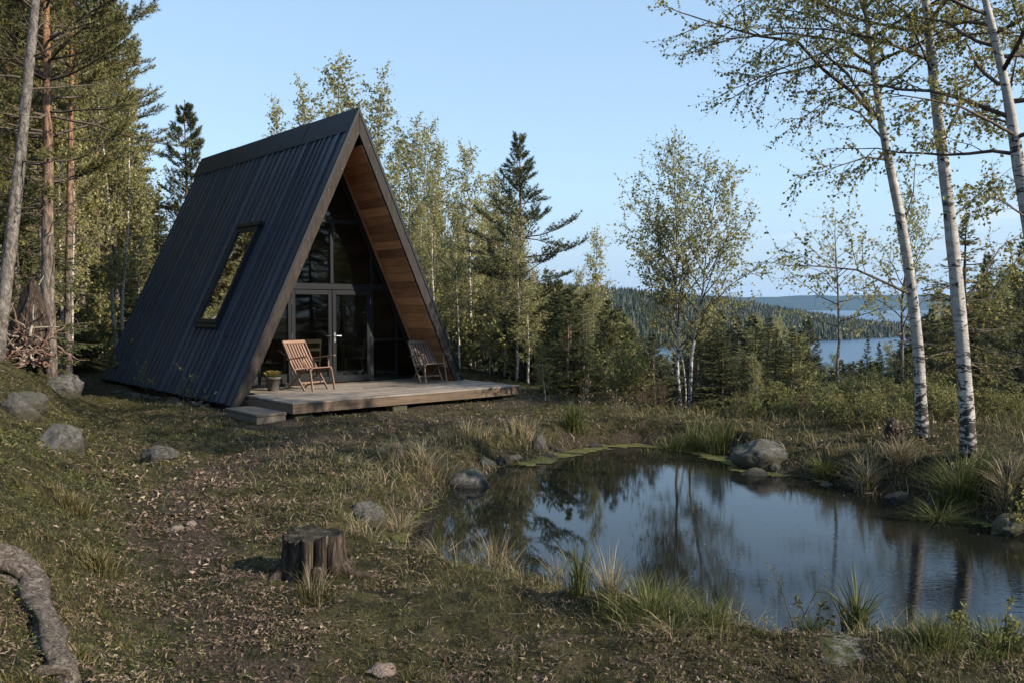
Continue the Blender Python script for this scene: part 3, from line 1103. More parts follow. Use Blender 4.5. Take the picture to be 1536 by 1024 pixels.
dining_chair(-.05, 2.05, math.pi * .94, 'indoor wooden chair seen through the door glass near the handle')
dining_chair(1.25, 2.35, -2.0, 'indoor wooden chair behind the window pane beside the door')
cu = cab_thing('curtain', -1.80, 1.42, 0, 0, 'pale sheer curtain hanging inside the glazing behind the flower pot', 'curtain')
xx = np.linspace(-.26, .30, 60)
zz = np.linspace(.02, 1.0, 12)
mb = MB()
XX, ZZ = np.meshgrid(xx, zz)
YYc = .035 * np.sin(XX * 62 + ZZ * .7) + .02 * np.sin(XX * 23 + 2)
lim = np.interp(ZZ, [0, 1.0], [0, .10])
XXs = XX * (1 - .25 * np.sin(ZZ * 2.2) * .6) + lim
ii = (np.arange(11)[:, None] * 60 + np.arange(59)[None]).ravel()
mb.add(np.stack([XXs.ravel(), YYc.ravel(), ZZ.ravel()], 1), np.stack([ii, ii + 1, ii + 61, ii + 60], 1))
o = mb.build('cloth', M['curtain'], cu, True)
sm = o.modifiers.new('thick', 'SOLIDIFY')
sm.thickness = .004
MB().tube([(-.40, 0, 1.02), (.36, 0, 1.02)], .012, 8).build('curtain_rod', M['frame'], cu)

# ================================================================== THE DECK
deck = tag(empty('deck', cab_world(0, 0, 0), CAB_A), 'weathered grey plank deck raised on blocks in front of the cabin', 'deck')
mb = MB()
yy = -1.85
while yy < 1.075:
    wd = .138
    if yy < -.05 - wd:
        x0, x1 = -2.40, 2.66
    else:
        x0, x1 = -2.14, 2.14
        if yy < .0:
            x0, x1 = -2.2, 2.2
    y1 = min(yy + wd, 1.078)
    cutx = sorted([x0 - rng.uniform(0, .008), rng.uniform(x0 + 1.2, x1 - 1.2), x1 + rng.uniform(0, .008)])
    for ca, cb in zip(cutx[:-1], cutx[1:]):
        dz = rng.uniform(-.003, .002)
        tl = rng.normal(0, .0015)
        c = ((ca + cb) / 2, (yy + y1) / 2, -.0145 + dz)
        mb.box(c, ((cb - ca) / 2 - .0015, 0, tl), (0, (y1 - yy) / 2 - .0035, rng.normal(0, .001)), (0, 0, .0145), rng.random())
    yy += wd
bevel(mb.build('decking', M['deck'], deck), .004)
mb = MB()
mb.bx(-2.39, 2.65, -1.838, -1.795, -.185, -.031, .3)
bevel(mb.build('fascia', M['fascia'], deck), .005)
for x0, x1 in ((-2.388, -2.345), (2.605, 2.648)):
    bevel(MB().bx(x0, x1, -1.793, -.05, -.184, -.031, .55).build('side_fascia', M['fascia'], deck), .005)
mb = MB()
for x in np.linspace(-2.0, 2.2, 7):
    mb.bx(x - .025, x + .025, -1.79, 1.06, -.18, -.034)
mb.build('joist', M['fascia'], deck)
mb = MB()
for x in (-2.31, -2.24, -1.3, -.35, .6, 1.5, 2.5):
    for z in (-.075, -.14):
        mb.tube([(x, -1.8385, z), (x, -1.8415, z)], .007, 6)
mb.build('fascia_screw', M['frame'], deck)
for X, Y in ((-2.15, -1.62), (-.23, -1.66), (1.25, -1.4), (2.42, -1.62)):
    w0 = hz(*cab_world(X, Y)[:2]) - CAB_O[2]
    mb = MB()
    mb.bx(X - .16, X + .16, Y - .13, Y + .13, w0 - .12, -.187)
    o = mb.build('support_block', M['rock'], deck)
    bevel(o, .015, 2)
st = tag(empty('step', cab_world(-2.72, -1.12, 0), CAB_A), 'low weathered timber step lying beside the deck corner', 'step')
mb = MB()
g0 = hz(*cab_world(-2.72, -1.1)[:2]) - CAB_O[2]
mb.bx(-.27, .27, -.62, .62, g0 + .115, g0 + .165, .3)
bevel(mb.build('tread', M['step'], st), .008)
mb = MB()
mb.bx(-.26, .26, -.61, .61, g0 - .08, g0 + .112, .7)
bevel(mb.build('base', M['step'], st), .008)

# ================================================================== DECK CHAIRS
def deck_chair(X, Y, face, mat, label, size=1.0):
    """folding slatted armchair; +x is its front"""
    t = tag(empty('deck_chair', cab_world(X, Y, 0.0), face), label, 'chair', 'folding chairs on the deck')
    W2 = .265
    mb = MB()
    top, bot = np.array([-.44, 0, .92]), np.array([-.07, 0, .335])
    for s in (-1, 1):
        mb.bar(top + (0, s * W2, 0), bot + (0, s * W2, 0), .028, .045, (1, 0, 0), .3)
    mb.bar(top + (.012, -W2 - .014, -.015), top + (.012, W2 + .014, -.015), .03, .065, (-.5, 0, .85), .7)
    mb.bar(bot + (.0, -W2, .055), bot + (0, W2, .055), .026, .05, (-.5, 0, .85), .5)
    for j in range(7):
        yj = (j - 3) * .068
        a, b = top + (.018, yj, -.04), bot + (.006, yj, .06)
        m_ = (a + b) / 2 + np.array([-.018, 0, -.008])
        mb.bar(a, m_, .042, .012, (1, 0, .6), .25 + .08 * j)
        mb.bar(m_, b, .042, .012, (1, 0, .6), .25 + .08 * j)
    bevel(mb.build('backrest', mat, t), .003)
    mb = MB()
    sa, sb = np.array([-.10, 0, .355]), np.array([.39, 0, .415])
    for s in (-1, 1):
        mb.bar(sa + (0, s * .235, 0), sb + (0, s * .235, 0), .026, .045, (0, 0, 1), .4)
    for j in range(7):
        c = sa + (sb - sa) * (.06 + j * .152) + np.array([0, 0, .028])
        mb.bar(c + (0, -.255, 0), c + (0, .255, 0), .055, .014, (0, 0, 1), .2 + .1 * j)
    bevel(mb.build('seat', mat, t), .003)
    for s in (-1, 1):
        y_ = s * .31
        mb = MB()
        P_ = np.array([(-.27, y_, .585), (-.12, y_, .60), (.08, y_, .625), (.28, y_ + s * .01, .655), (.40, y_ + s * .015, .662)])
        wds = [.045, .05, .052, .062, .05]
        for q in range(4):
            mb.bar(P_[q] - (P_[q + 1] - P_[q]) * .02, P_[q + 1], (wds[q] + wds[q + 1]) / 2, .022, (0, 0, 1), .5)
        bevel(mb.build('armrest', mat, t), .004)
        mb = MB()
        Q_ = [(.20, y_, .635), (.235, y_, .56), (.25, y_ * .95, .48), (.30, y_ * .86, .40)]
        mb.tube(Q_, [.015, .014, .014, .015], 6)
        mb.build('arm_support', mat, t)
        mb = MB()
        mb.bar((.36, s * .262, .42), (.45, s * .27, 0), .024, .042, (1, 0, 0), .4)
        bevel(mb.build('leg', mat, t), .003)
        mb = MB()
        mb.bar((-.205, s * .288, .55), (.23, s * .288, 0), .022, .042, (1, 0, .3), .6)
        bevel(mb.build('leg', mat, t), .003)
        mb = MB()
        L_ = [(.16, s * .21, .36), (.02, s * .212, .30), (-.16, s * .215, .17), (-.36, s * .218, 0)]
        for q in range(3):
            mb.bar(L_[q], np.array(L_[q + 1]) * 1.0, .022, .04, (1, 0, 1), .5)
        bevel(mb.build('leg', mat, t), .003)
    mb = MB()
    mb.bar((-.28, -.205, .075), (-.28, .205, .075), .02, .032, (0, 0, 1))
    mb.bar((.115, -.275, .145), (.115, .275, .145), .02, .032, (0, 0, 1))
    mb.build('stretcher', mat, t)
    t.scale = (size, size, size)
    return t


deck_chair(-1.02, .22, math.atan2(-.60, .80), M['chair_red'], 'reddish slatted wooden armchair beside the flower pot, turned towards the pond')
deck_chair(1.72, .10, math.atan2(-.84, .55), M['chair_grey'], 'greyed slatted wooden armchair at the deck corner under the lit soffit', .92)

pt = tag(empty('flower_pot', cab_world(-1.66, .42, 0)), 'dark round flower pot with orange blooms standing on the deck', 'flower pot')
mb = MB()
prof = [(.0, .0), (.095, .0), (.10, .01), (.128, .22), (.145, .222), (.147, .265), (.130, .268), (.122, .24), (.0, .235)]
sides = 28
vs, q = [], []
for r_, z_ in prof:
    for a in range(sides):
        th = a * 2 * math.pi / sides
        vs.append((r_ * math.cos(th), r_ * math.sin(th), z_))
for i in range(len(prof) - 1):
    for a in range(sides):
        q.append((i * sides + a, i * sides + (a + 1) % sides, (i + 1) * sides + (a + 1) % sides, (i + 1) * sides + a))
mb.add(vs, q)
mb.build('pot', M['pot'], pt, True)
rr = np.random.default_rng(8)
mb = MB()
n = 260
az, rad_, hh = rr.random(n) * 6.28, np.sqrt(rr.random(n)) * .13, rr.random(n)
pos = np.stack([np.cos(az) * rad_, np.sin(az) * rad_, .24 + hh * .12], 1)
mb.leaves(pos, np.stack([np.cos(az), np.sin(az), .6 + rr.normal(size=n) * .5], 1), rr.normal(size=(n, 3)) * .4 + (0, 0, 1), rr.uniform(.035, .07, n), .03)
st_ = np.stack([np.cos(az[:40]) * rad_[:40] * .4, np.sin(az[:40]) * rad_[:40] * .4, np.full(40, .235)], 1)
mb.prisms(st_, pos[:40], .003, .002)
mb.build('foliage', M['leaf_bush'], pt)
mb = MB()
for j in range(7):
    a, r_ = rr.random() * 6.28, rr.uniform(.03, .11)
    c = np.array([math.cos(a) * r_, math.sin(a) * r_, rr.uniform(.33, .385)])
    th = np.arange(9) * 6.28 / 9
    d = np.stack([np.cos(th), np.sin(th), np.full(9, .55)], 1)
    mb.leaves(np.repeat(c[None], 9, 0), d, np.tile([0, 0, 1.], (9, 1)), .028, .018)
mb.build('blossom', M['flower'], pt)
# ================================================================== STONES
def stone_mesh(name, seed, sub=4, flat=.7, mat='rock', cuts_n=5):
    cuts_n = max(cuts_n, -2) + 4
    bm = bmesh.new()
    bmesh.ops.create_icosphere(bm, subdivisions=sub, radius=1.0)
    rs = np.random.default_rng(seed)
    planes = [(unit(rs.normal(size=3) * (1, 1, .8)), rs.uniform(.58, .88)) for _ in range(cuts_n)]
    off = Vector(rs.uniform(0, 50, 3))
    for v in bm.verts:
        p = np.array(v.co)
        for n_, d_ in planes:
            e = p @ n_ - d_
            if e > 0:
                p = p - n_ * e * .88
        q = Vector(p) * 1.4 + off
        f = 1 + .13 * mnoise.fractal(q, 1.0, 2.0, 4) + .05 * mnoise.fractal(q * 4, 1.0, 2.0, 4)
        v.co = Vector(p * f)
        v.co.z *= flat
    me = bpy.data.meshes.new(name)
    bm.to_mesh(me)
    bm.free()
    me.materials.append(M[mat])
    for p in me.polygons:
        p.use_smooth = True
    a = me.attributes.new('rnd', 'FLOAT', 'POINT')
    return me


def boulder(u, v, wpx, hpx, seed, label, mat='rock', rz=0.0, flat=None, sink=.3, group=None, sub=4, asp=.8, cat='rock', name='boulder', cuts_n=5):
    """stone whose foot sits at the ground point under (u, v); sizes from its picture size at that distance"""
    p = ground_pt(u, v)
    s = p[1] / F_PX
    wx = wpx * s / 2
    hgt = hpx * s * .76
    o = bpy.data.objects.new(name, stone_mesh(name, seed, sub, 1.0, mat, cuts_n))
    COL.objects.link(o)
    o.scale = (wx * 1.04, wx * asp * 1.04, hgt * 1.02)
    o.rotation_euler = (0, 0, rz)
    o.location = (p[0], p[1] + wx * asp * .5, hz(p[0], p[1] + wx * asp * .5) - hgt * .04)
    return tag(o, label, cat, group)


boulder(76, 672, 84, 50, 11, 'large grey boulder with pale worn top sunk in the mossy slope', rz=.3)
boulder(92, 592, 58, 36, 12, 'rounded brown boulder near the pine foot at the wood edge', rz=.8)
boulder(22, 622, 58, 42, 13, 'broken grey rock with a sharp edge on the high mossy bank', rz=.2, cuts_n=8)
boulder(38, 604, 60, 26, 14, 'slanting flat slab of rock behind the broken bank rock', rz=-.4)
boulder(238, 690, 56, 26, 15, 'low dark stone half buried in the turf before the cabin', rz=.5)
boulder(548, 782, 62, 38, 16, 'pale rounded stone by the narrow western tip of the pond', rz=.1)
boulder(705, 729, 74, 48, 17, 'smooth dark boulder standing in the water at the pond edge', rz=.5, sink=.2)
boulder(730, 700, 34, 20, 18, 'pale stone just behind the smooth dark pond edge boulder', rz=1.0)
boulder(752, 697, 20, 18, 19, 'small upright stone in the row of pond edge stones', rz=1.5)
boulder(771, 694, 26, 12, 20, 'flat wet stone lying in the row along the pond edge', rz=.2)
boulder(809, 677, 30, 28, 21, 'angular leaning stone above the shallow mossy water', rz=.7, cuts_n=9)
boulder(824, 686, 34, 14, 22, 'low flat stone at the foot of the angular leaning one', rz=.1)
boulder(894, 671, 26, 11, 23, 'small whitish stone lying on the far mossy shore', rz=.1)
boulder(1152, 694, 100, 46, 24, 'largest boulder, broad and brown grey on the far pond shore', rz=-.25, asp=.7, sink=.25)
boulder(1138, 712, 56, 24, 25, 'flat grey rock at the waterline below the largest boulder', rz=.1, cuts_n=8)
boulder(1164, 707, 18, 15, 26, 'little round stone tucked beside the flat waterline rock', rz=.1)
boulder(1092, 690, 20, 13, 27, 'small dark pointed stone on the moss mat at the shore', rz=.1, cuts_n=9)
boulder(1349, 752, 52, 30, 28, 'pale grey rounded rock at the water below the white birches', rz=.2)
boulder(1297, 738, 38, 16, 29, 'mossy low stone at the water under a grass tuft', rz=.2, mat='mossrock')
boulder(1240, 727, 34, 12, 31, 'mossy flat stone at the water between tuft and largest boulder', rz=.3, mat='mossrock')
boulder(1520, 800, 60, 36, 30, 'mossy boulder on the eastern bank at the water edge', rz=.6, mat='mossrock')
boulder(262, 796, 26, 10, 33, 'pinkish flat stone on the trodden path', mat='pinkrock', rz=.4, cuts_n=8)
boulder(286, 790, 24, 10, 34, 'pinkish wedge shaped stone beside the other path stone', mat='pinkrock', rz=1.4, cuts_n=8)
boulder(570, 1012, 48, 15, 35, 'pale flat stone among dead leaves at the path edge', mat='pinkrock', rz=.3, cuts_n=7)
boulder(588, 686, 36, 28, 36, 'weathered pale stone in the dry grass between deck and pond', mat='pinkrock', rz=.3, cuts_n=8)
o = boulder(1285, 990, 170, 80, 37, 'ribbed pale outcrop half covered in moss on the near bank', mat='mossrock', rz=-.2, sub=5, asp=1.0, sink=.33, cuts_n=-1, name='rock_outcrop')
o.location.z -= .19
rs = np.random.default_rng(77)
proto_st = [stone_mesh('stone', 60 + i, 3, .8) for i in range(4)]
for i in range(26):      # rubble stones along the cabin's western foot
    Y = rs.uniform(.7, 5.8)
    X = -2.72 - rs.uniform(0, .42)
    s = rs.uniform(.05, .115)
    wp = cab_world(X, Y)
    o = bpy.data.objects.new('stone', proto_st[i % 4])
    COL.objects.link(o)
    o.scale = (s * rs.uniform(.9, 1.5), s, s * .7)
    o.rotation_euler = (rs.normal(0, .3), rs.normal(0, .3), rs.random() * 6)
    o.location = (wp[0], wp[1], hz(wp[0], wp[1]) + s * .25)
    tag(o, 'small brown rubble stone heaped along the dark cabin wall foot', 'stone', 'rubble stones along the cabin wall')

# ================================================================== STUMP AND OLD ROOT
sp_ = ground_pt(463, 868)
sp_[1] += .16
sp_[2] = hz(sp_[0], sp_[1])
stump = tag(empty('tree_stump', sp_), 'weathered fluted tree stump with a dark flat cut beside the path', 'tree stump')
NA, NZ = 150, 30
th = np.arange(NA) * 2 * math.pi / NA
lob = sum(a_ * np.cos(k_ * th + p_) for k_, a_, p_ in ((3, .03, .6), (5, .045, 2.1), (8, .045, .4), (13, .03, 1.0), (21, .016, 2)))
lob = lob * 1.25
groove = np.zeros(NA)
for g_, dpt, wd_ in ((4.45, .20, .10), (4.95, .17, .09), (5.5, .16, .08), (3.9, .1, .06), (2.4, .15, .1), (.9, .18, .1), (0.2, .12, .07), (3.1, .16, .1), (1.6, .15, .1)):
    dd = np.angle(np.exp(1j * (th - g_)))
    groove -= 1.5 * dpt * np.exp(-(dd / wd_) ** 2)
HT = .30
vs = []
for iz in range(NZ):
    t_ = iz / (NZ - 1)
    z_ = -.10 + (HT + .10) * t_
    flare = 1 + .48 * (1 - t_) ** 3 * (1 + 4.2 * np.clip(lob, -.1, .2)) + .03 * t_
    r_ = .215 * flare * (1 + lob * (1.0 - .35 * t_) + groove * (1.1 - .55 * t_ ** 3))
    r_ = r_ * (1 + .02 * np.array([mnoise.noise(Vector((math.cos(a) * 8, math.sin(a) * 8, z_ * 7))) for a in th]))
    zz_ = np.full(NA, z_) + (.012 * np.cos(2 * th + 1) + .012 * np.cos(7 * th)) * t_ ** 6
    vs.append(np.stack([r_ * np.cos(th), r_ * np.sin(th), zz_], 1))
rim = vs[-1].copy()
v = np.vstack(vs)
ii = (np.arange(NZ - 1)[:, None] * NA + np.arange(NA)[None])
i2 = (np.arange(NZ - 1)[:, None] * NA + (np.arange(NA)[None] + 1) % NA)
mb = MB().add(v, np.stack([ii, i2, i2 + NA, ii + NA], -1).reshape(-1, 4))
mb.build('body', M['stump'], stump, True)
mb = MB()
rings = []
for f_ in (1.0, .93, .8, .6, .4, .2, .05):
    p_ = rim.copy()
    p_[:, :2] *= f_
    p_[:, 2] = rim[:, 2] * (f_ > .9) + (f_ <= .9) * (HT - .004 + .010 * np.array([mnoise.noise(Vector((q[0] * 14, q[1] * 14, 3))) for q in p_]))
    if f_ == .93:
        p_[:, 2] = rim[:, 2] + .004
    rings.append(p_)
v = np.vstack(rings)
nr = len(rings)
ii = (np.arange(nr - 1)[:, None] * NA + np.arange(NA)[None])
i2 = (np.arange(nr - 1)[:, None] * NA + (np.arange(NA)[None] + 1) % NA)
mb.add(v, np.stack([ii, i2, i2 + NA, ii + NA], -1).reshape(-1, 4), np.stack([np.full(NA - 2, (nr - 1) * NA), (nr - 1) * NA + np.arange(1, NA - 1), (nr - 1) * NA + np.arange(2, NA)], -1))
mb.build('cut_face', M['stumptop'], stump, True)
for a0, L_ in ((-.35, .34), (.5, .22), (-1.25, .16), (-2.6, .22), (2.6, .3)):
    pts = []
    for q in np.linspace(0, 1, 7):
        rr_ = .19 + L_ * q
        a = a0 + .35 * q * q
        x_, y_ = rr_ * math.cos(a), rr_ * math.sin(a)
        pts.append((x_, y_, hz(sp_[0] + x_, sp_[1] + y_) - sp_[2] + .045 * (1 - q) ** 2 + .004 - .03 * q * q))
    MB().tube(pts, [.055, .045, .036, .03, .024, .017, .009], 8).build('root', M['stump'], stump, True)

rt = []
for (u, v_, up) in ((-60, 800, .0), (-5, 822, .04), (22, 838, .055), (45, 860, .07), (56, 890, .06), (68, 925, .055), (78, 952, .04), (90, 978, .015), (100, 996, -.05), (106, 1008, -.12)):
    p = ground_pt(u, v_ + 28)
    rt.append(p + np.array([.03 * math.sin(v_ * .09), 0, up * .72 - .012]))
rt = np.array(rt)
tt = np.linspace(0, 1, len(rt))
tq = np.linspace(0, 1, 60)
rt = np.stack([np.interp(tq, tt, rt[:, i]) for i in range(3)], 1)
for _ in range(6):
    rt[1:-1] = (rt[:-2] + rt[1:-1] * 2 + rt[2:]) / 4
rad = np.interp(tq, [0, .2, .35, .6, .85, 1], [.08, .078, .088, .070, .05, .03])
lump = np.ones((60, 22))
for i in range(60):
    for j in range(22):
        lump[i, j] = 1 + .42 * mnoise.fractal(Vector((math.cos(j * .2856) * 1.3, math.sin(j * .2856) * 1.3, i * .06)), 1, 2, 3) + .30 * mnoise.fractal(Vector((math.cos(j * .2856) * 4, math.sin(j * .2856) * 4, i * .05 + 9)), 1, 2, 3)
mbr = MB().tube(rt, rad, 22, lump=lump)
rq = np.random.default_rng(66)
for s_, sg, L_ in ((14, 1, .42), (22, -1, .30), (30, 1, .34), (41, 1, .30), (50, -1, .22)):
    dirv_ = np.array([sg * .8, -.35, .05])
    pts = [rt[s_] + dirv_ * L_ * q + np.array([.03 * math.sin(q * 7), .02 * math.sin(q * 9 + s_), 0]) for q in np.linspace(0, 1, 9)]
    pts = [np.array([p_[0], p_[1], hz(p_[0], p_[1]) + .035 * (1 - q) ** 1.5 - .01 + .02 * math.sin(q * 6)]) if q > .2 else p_ - (0, 0, .02) for p_, q in zip(pts, np.linspace(0, 1, 9))]
    mbr.tube(pts, np.linspace(.042, .008, 9) * (1 + .15 * rq.normal(size=9)), 9, lump=1 + .14 * rq.normal(size=(9, 9)))
root = mbr.build('dead_root', M['deadroot'], None, True)
tag(root, 'gnarled grey dead root winding down the leafy near bank', 'root')

# ================================================================== TREES
def mk_path(p0, d0, L, k, rng, wob=.12, up=0.0):
    pts = [np.asarray(p0, float)]
    d = unit(d0)
    for i in range(k):
        d = unit(d + rng.normal(0, wob, 3) + np.array([0, 0, up / k]))
        pts.append(pts[-1] + d * (L / k))
    return np.array(pts)


def lerp_path(P, t):
    s = np.linspace(0, 1, len(P))
    return np.array([np.interp(t, s, P[:, i]) for i in range(3)])


def broadleaf(rng, trunk, rad, nb, z0, Lf, elev=(.9, .5), up=.35, nsub=7, ntwig=5, leaf=.04, gap=.06, bt=None, manual=(), wob=.13, tw=(.15, .4), drop=.15, br_r=.22, t1=.97, lw=.72, sides=12):
    """broadleaved tree: (trunk, branches, crown) builders. manual: extra branches as point lists"""
    tb, bb, cb = MB(), MB(), MB()
    trunk = np.asarray(trunk, float)
    lump = 1 + .05 * rng.normal(size=(len(trunk), sides))
    tb.tube(trunk, rad, sides, lump=lump)
    ss = np.linspace(0, 1, len(trunk))
    paths = []
    for i in range(nb):
        t = z0 + (t1 - z0) * ((i + rng.random() * .8) / nb) ** .9
        p = lerp_path(trunk, t)
        az = i * 2.4 + rng.normal(0, .35)
        el = np.interp((t - z0) / (1 - z0), [0, 1], elev) * 1.0 + rng.normal(0, .12)
        L = Lf(t) * rng.uniform(.7, 1.15)
        d = np.array([math.cos(az) * math.cos(el), math.sin(az) * math.cos(el), math.sin(el)])
        P = mk_path(p, d, L, 7, rng, wob, up)
        r0 = max(.004, min(np.interp(t, ss, rad) * .6, br_r * .06 * L))
        paths.append((P, r0, L))
    for P in manual:
        P = np.asarray(P, float)
        L = np.linalg.norm(np.diff(P, axis=0), axis=1).sum()
        paths.append((P, .011 * L ** .8, L))
    t0, t1_, r0s, r1s = [], [], [], []
    lp, ld = [], []
    for P, r0, L in paths:
        bb.tube(P, np.linspace(r0, r0 * .22, len(P)), 5)
        ns = max(2, int(round(nsub * (.5 + .5 * min(L / 1.5, 1.8)))))
        for j in range(ns + 1):
            t = .18 + .82 * (j + rng.random() * .7) / (ns + 1)
            if j == ns:
                t = 1.0
            p = lerp_path(P, t)
            d = unit(lerp_path(P, min(1, t + .05)) - lerp_path(P, t - .08))
            dev = unit(np.cross(d, rng.normal(size=3)))
            if j < ns:
                d = unit(d + dev * rng.uniform(.5, 1.1))
            Ls = min(.9, L * rng.uniform(.22, .42)) * (1.15 - .6 * t)
            S_ = mk_path(p, d, Ls, 4, rng, .16, .12 - drop)
            bb.tube(S_, np.linspace(max(.0022, r0 * .3), .0016, 5), 3, cap=False)
            m = max(2, int(round(ntwig * (.6 + Ls))))
            for q in range(m):
                u_ = .15 + .85 * (q + rng.random()) / m
                a = lerp_path(S_, u_)
                dd = unit(unit(S_[-1] - S_[0]) + rng.normal(0, .65, 3) + np.array([0, 0, -drop]))
                l_ = rng.uniform(*tw)
                b_ = a + dd * l_
                t0.append(a)
                t1_.append(b_)
                r0s.append(.0018)
                r1s.append(.0009)
                nl = max(1, int(l_ / gap))
                f = (np.arange(nl) + rng.random(nl)) / nl
                lp.append(a + (b_ - a) * f[:, None])
                ld.append(np.repeat(dd[None], nl, 0))
            nl = max(1, int(Ls / gap * .8))
            f = .25 + .75 * rng.random(nl)
            lp.append(np.array([lerp_path(S_, x) for x in f]))
            ld.append(np.repeat(unit(S_[-1] - S_[0])[None], nl, 0))
    bb.prisms(t0, t1_, np.array(r0s), np.array(r1s))
    lp, ld = np.vstack(lp), np.vstack(ld)
    n = len(lp)
    d = unit(ld * .5 + rng.normal(0, .75, (n, 3)) + np.array([0, 0, -.25]))
    lp = lp + rng.normal(0, .008, (n, 3))
    ln = leaf * rng.uniform(.65, 1.3, n)
    cb.leaves(lp, d, rng.normal(size=(n, 3)), ln, ln * lw, 0, rng.random(n))
    return tb, bb, cb


def assemble(name, tb, bb, cb, bark, twig, leafm, loc=(0, 0, 0), rz=0, label=None, cat='tree', group=None):
    t = tag(empty(name, loc, rz), label, cat, group)
    tb.build('trunk', bark, t, True)
    if bb is not None and bb.n:
        bb.build('branches', twig, t, True)
    cb.build('crown', leafm, t)
    return t


def conifer(rng, H, r0, z0, Lmax, gapz, nbr, kind='pine', tufts=1.0, nl=.075, nw=.012, dead=0, lean=0.0, prof=None, per=11):
    """whorled conifer. pine: upturned branches carrying needle tufts; spruce: drooping branches with flat sprays"""
    tb, bb, cb = MB(), MB(), MB()
    k = 14
    trunk = np.zeros((k, 3))
    trunk[:, 2] = np.linspace(-.15, H, k)
    tt_ = np.linspace(0, 1, k)
    trunk[:, 0] = lean * tt_ ** 1.5 + np.cumsum(rng.normal(0, .012 * H / 10, k))
    trunk[:, 1] = np.cumsum(rng.normal(0, .012 * H / 10, k))
    trunk[:, :2] -= trunk[0, :2]
    rad = r0 * (1 - .93 * tt_ ** 1.05)
    tb.tube(trunk, rad, 12, lump=1 + .04 * rng.normal(size=(k, 12)))
    pos, dr, ln = [], [], []
    s0, s1, sr = [], [], []
    z = z0 * H
    while z < H * .985:
        t = z / H
        c = (t - z0) / (1 - z0)
        for b in range(nbr + (rng.random() < .5)):
            az = rng.random() * 6.283
            pf = prof(c) if prof else (1 - c) ** .8
            L = max(.12, Lmax * pf * rng.uniform(.55, 1.12))
            p = lerp_path(trunk, (z + rng.normal(0, .05) + .15) / (H + .15))
            if kind == 'pine':
                el = np.interp(c, [0, .4, .8, 1], [-.12, .12, .5, .95]) + rng.normal(0, .14)
                P = mk_path(p, (math.cos(az) * math.cos(el), math.sin(az) * math.cos(el), math.sin(el)), L, 6, rng, .11, .42)
            else:
                el = np.interp(c, [0, .5, .85, 1], [-.35, -.10, .35, .9]) + rng.normal(0, .1)
                P = mk_path(p, (math.cos(az) * math.cos(el), math.sin(az) * math.cos(el), math.sin(el)), L, 6, rng, .05, .30)
            br = max(.005, min(.013 * L + .003, .03))
            bb.tube(P, np.linspace(br, .003, 7), 4, cap=False)
            if kind == 'pine':
                m = max(3, int(round((4 + 6.5 * L) * tufts)))
                for j in range(m):
                    u_ = .30 + .70 * (j + rng.random()) / m
                    a = lerp_path(P, u_)
                    d = unit(lerp_path(P, min(1, u_ + .05)) - lerp_path(P, u_ - .1))
                    side = unit(np.cross(d, (0, 0, 1))) * (1 if j % 2 else -1)
                    dd = unit(d * .8 + side * rng.uniform(.35, 1.1) + np.array([0, 0, rng.uniform(-.05, .5)]))
                    l_ = min(.55, .34 * L) * (1.15 - .75 * u_) * rng.uniform(.7, 1.2) + .10
                    e = a + dd * l_ + np.array([0, 0, .12 * l_])
                    s0.append(a)
                    s1.append(e)
                    sr.append(.0045)
                    for w_ in np.arange(.35, 1.01, .22 if l_ > .25 else .33):
                        pos.append(a + (e - a) * w_)
                        dr.append(dd + np.array([0, 0, .25]))
                        ln.append(1.0 if w_ < .95 else 1.15)
                pos.append(P[-1])
                dr.append(P[-1] - P[-2])
                ln.append(1.15)
            else:
                m = max(4, int(round(L * 9 * tufts)))
                d = unit(P[-1] - P[0])
                side = unit(np.cross(d, (0, 0, 1)))
                for j in range(m):
                    u_ = .15 + .85 * (j + rng.random() * .8) / m
                    a = lerp_path(P, u_)
                    sg = 1 if j % 2 else -1
                    l_ = L * .38 * (1.12 - .85 * u_) * rng.uniform(.7, 1.15) + .05
                    dd = unit(d * .75 + side * sg * .75 + np.array([0, 0, rng.uniform(-.45, -.05)]))
                    e = a + dd * l_
                    s0.append(a)
                    s1.append(e)
                    sr.append(.003)
                    for w_ in np.arange(.1, 1.01, max(.12, .085 / max(l_, .05))):
                        pos.append(a + (e - a) * w_)
                        dr.append(dd)
                        ln.append(1.0)
        z += gapz * rng.uniform(.75, 1.25) * (1.15 - .45 * c)
    # leader
    for w_ in np.linspace(.94, 1.0, 5):
        pos.append(lerp_path(trunk, w_))
        dr.append(np.array([0, 0, 1.]))
        ln.append(1.0)
    for i in range(dead):
        zz_ = rng.uniform(.12, z0 + .05) * H
        az = rng.random() * 6.283
        L = rng.uniform(.3, 1.3)
        P = mk_path(lerp_path(trunk, (zz_ + .15) / (H + .15)), (math.cos(az), math.sin(az), rng.uniform(-.25, .35)), L, 5, rng, .2, -.2)
        bb.tube(P, np.linspace(.012, .003, 6), 4, cap=False)
        for j in range(3):
            a = lerp_path(P, rng.uniform(.3, .95))
            s0.append(a)
            s1.append(a + unit(P[-1] - P[0] + rng.normal(0, .5, 3)) * rng.uniform(.1, .35))
            sr.append(.003)
    bb.prisms(s0, s1, np.array(sr), np.array(sr) * .5)
    pos, dr, ln = np.array(pos), unit(np.array(dr)), np.array(ln)
    m = len(pos)
    rp, rd, rl = np.repeat(pos, per, 0), np.repeat(dr, per, 0), np.repeat(ln, per)
    tone = np.clip(np.repeat(rng.random(m), per) * .7 + rng.random(m * per) * .3, 0, 1)
    if kind == 'pine':
        dd = unit(rd * .75 + rng.normal(0, .62, rd.shape))
    else:
        sdv = unit(np.cross(rd, (0, 0, 1.0)))
        dd = unit(rd * .8 + sdv * rng.normal(0, .75, (len(rd), 1)) + rng.normal(0, .22, rd.shape))
    cb.needles(rp - rd * .012, dd, nl * rl * rng.uniform(.7, 1.25, m * per), nw, 0, tone, rng)
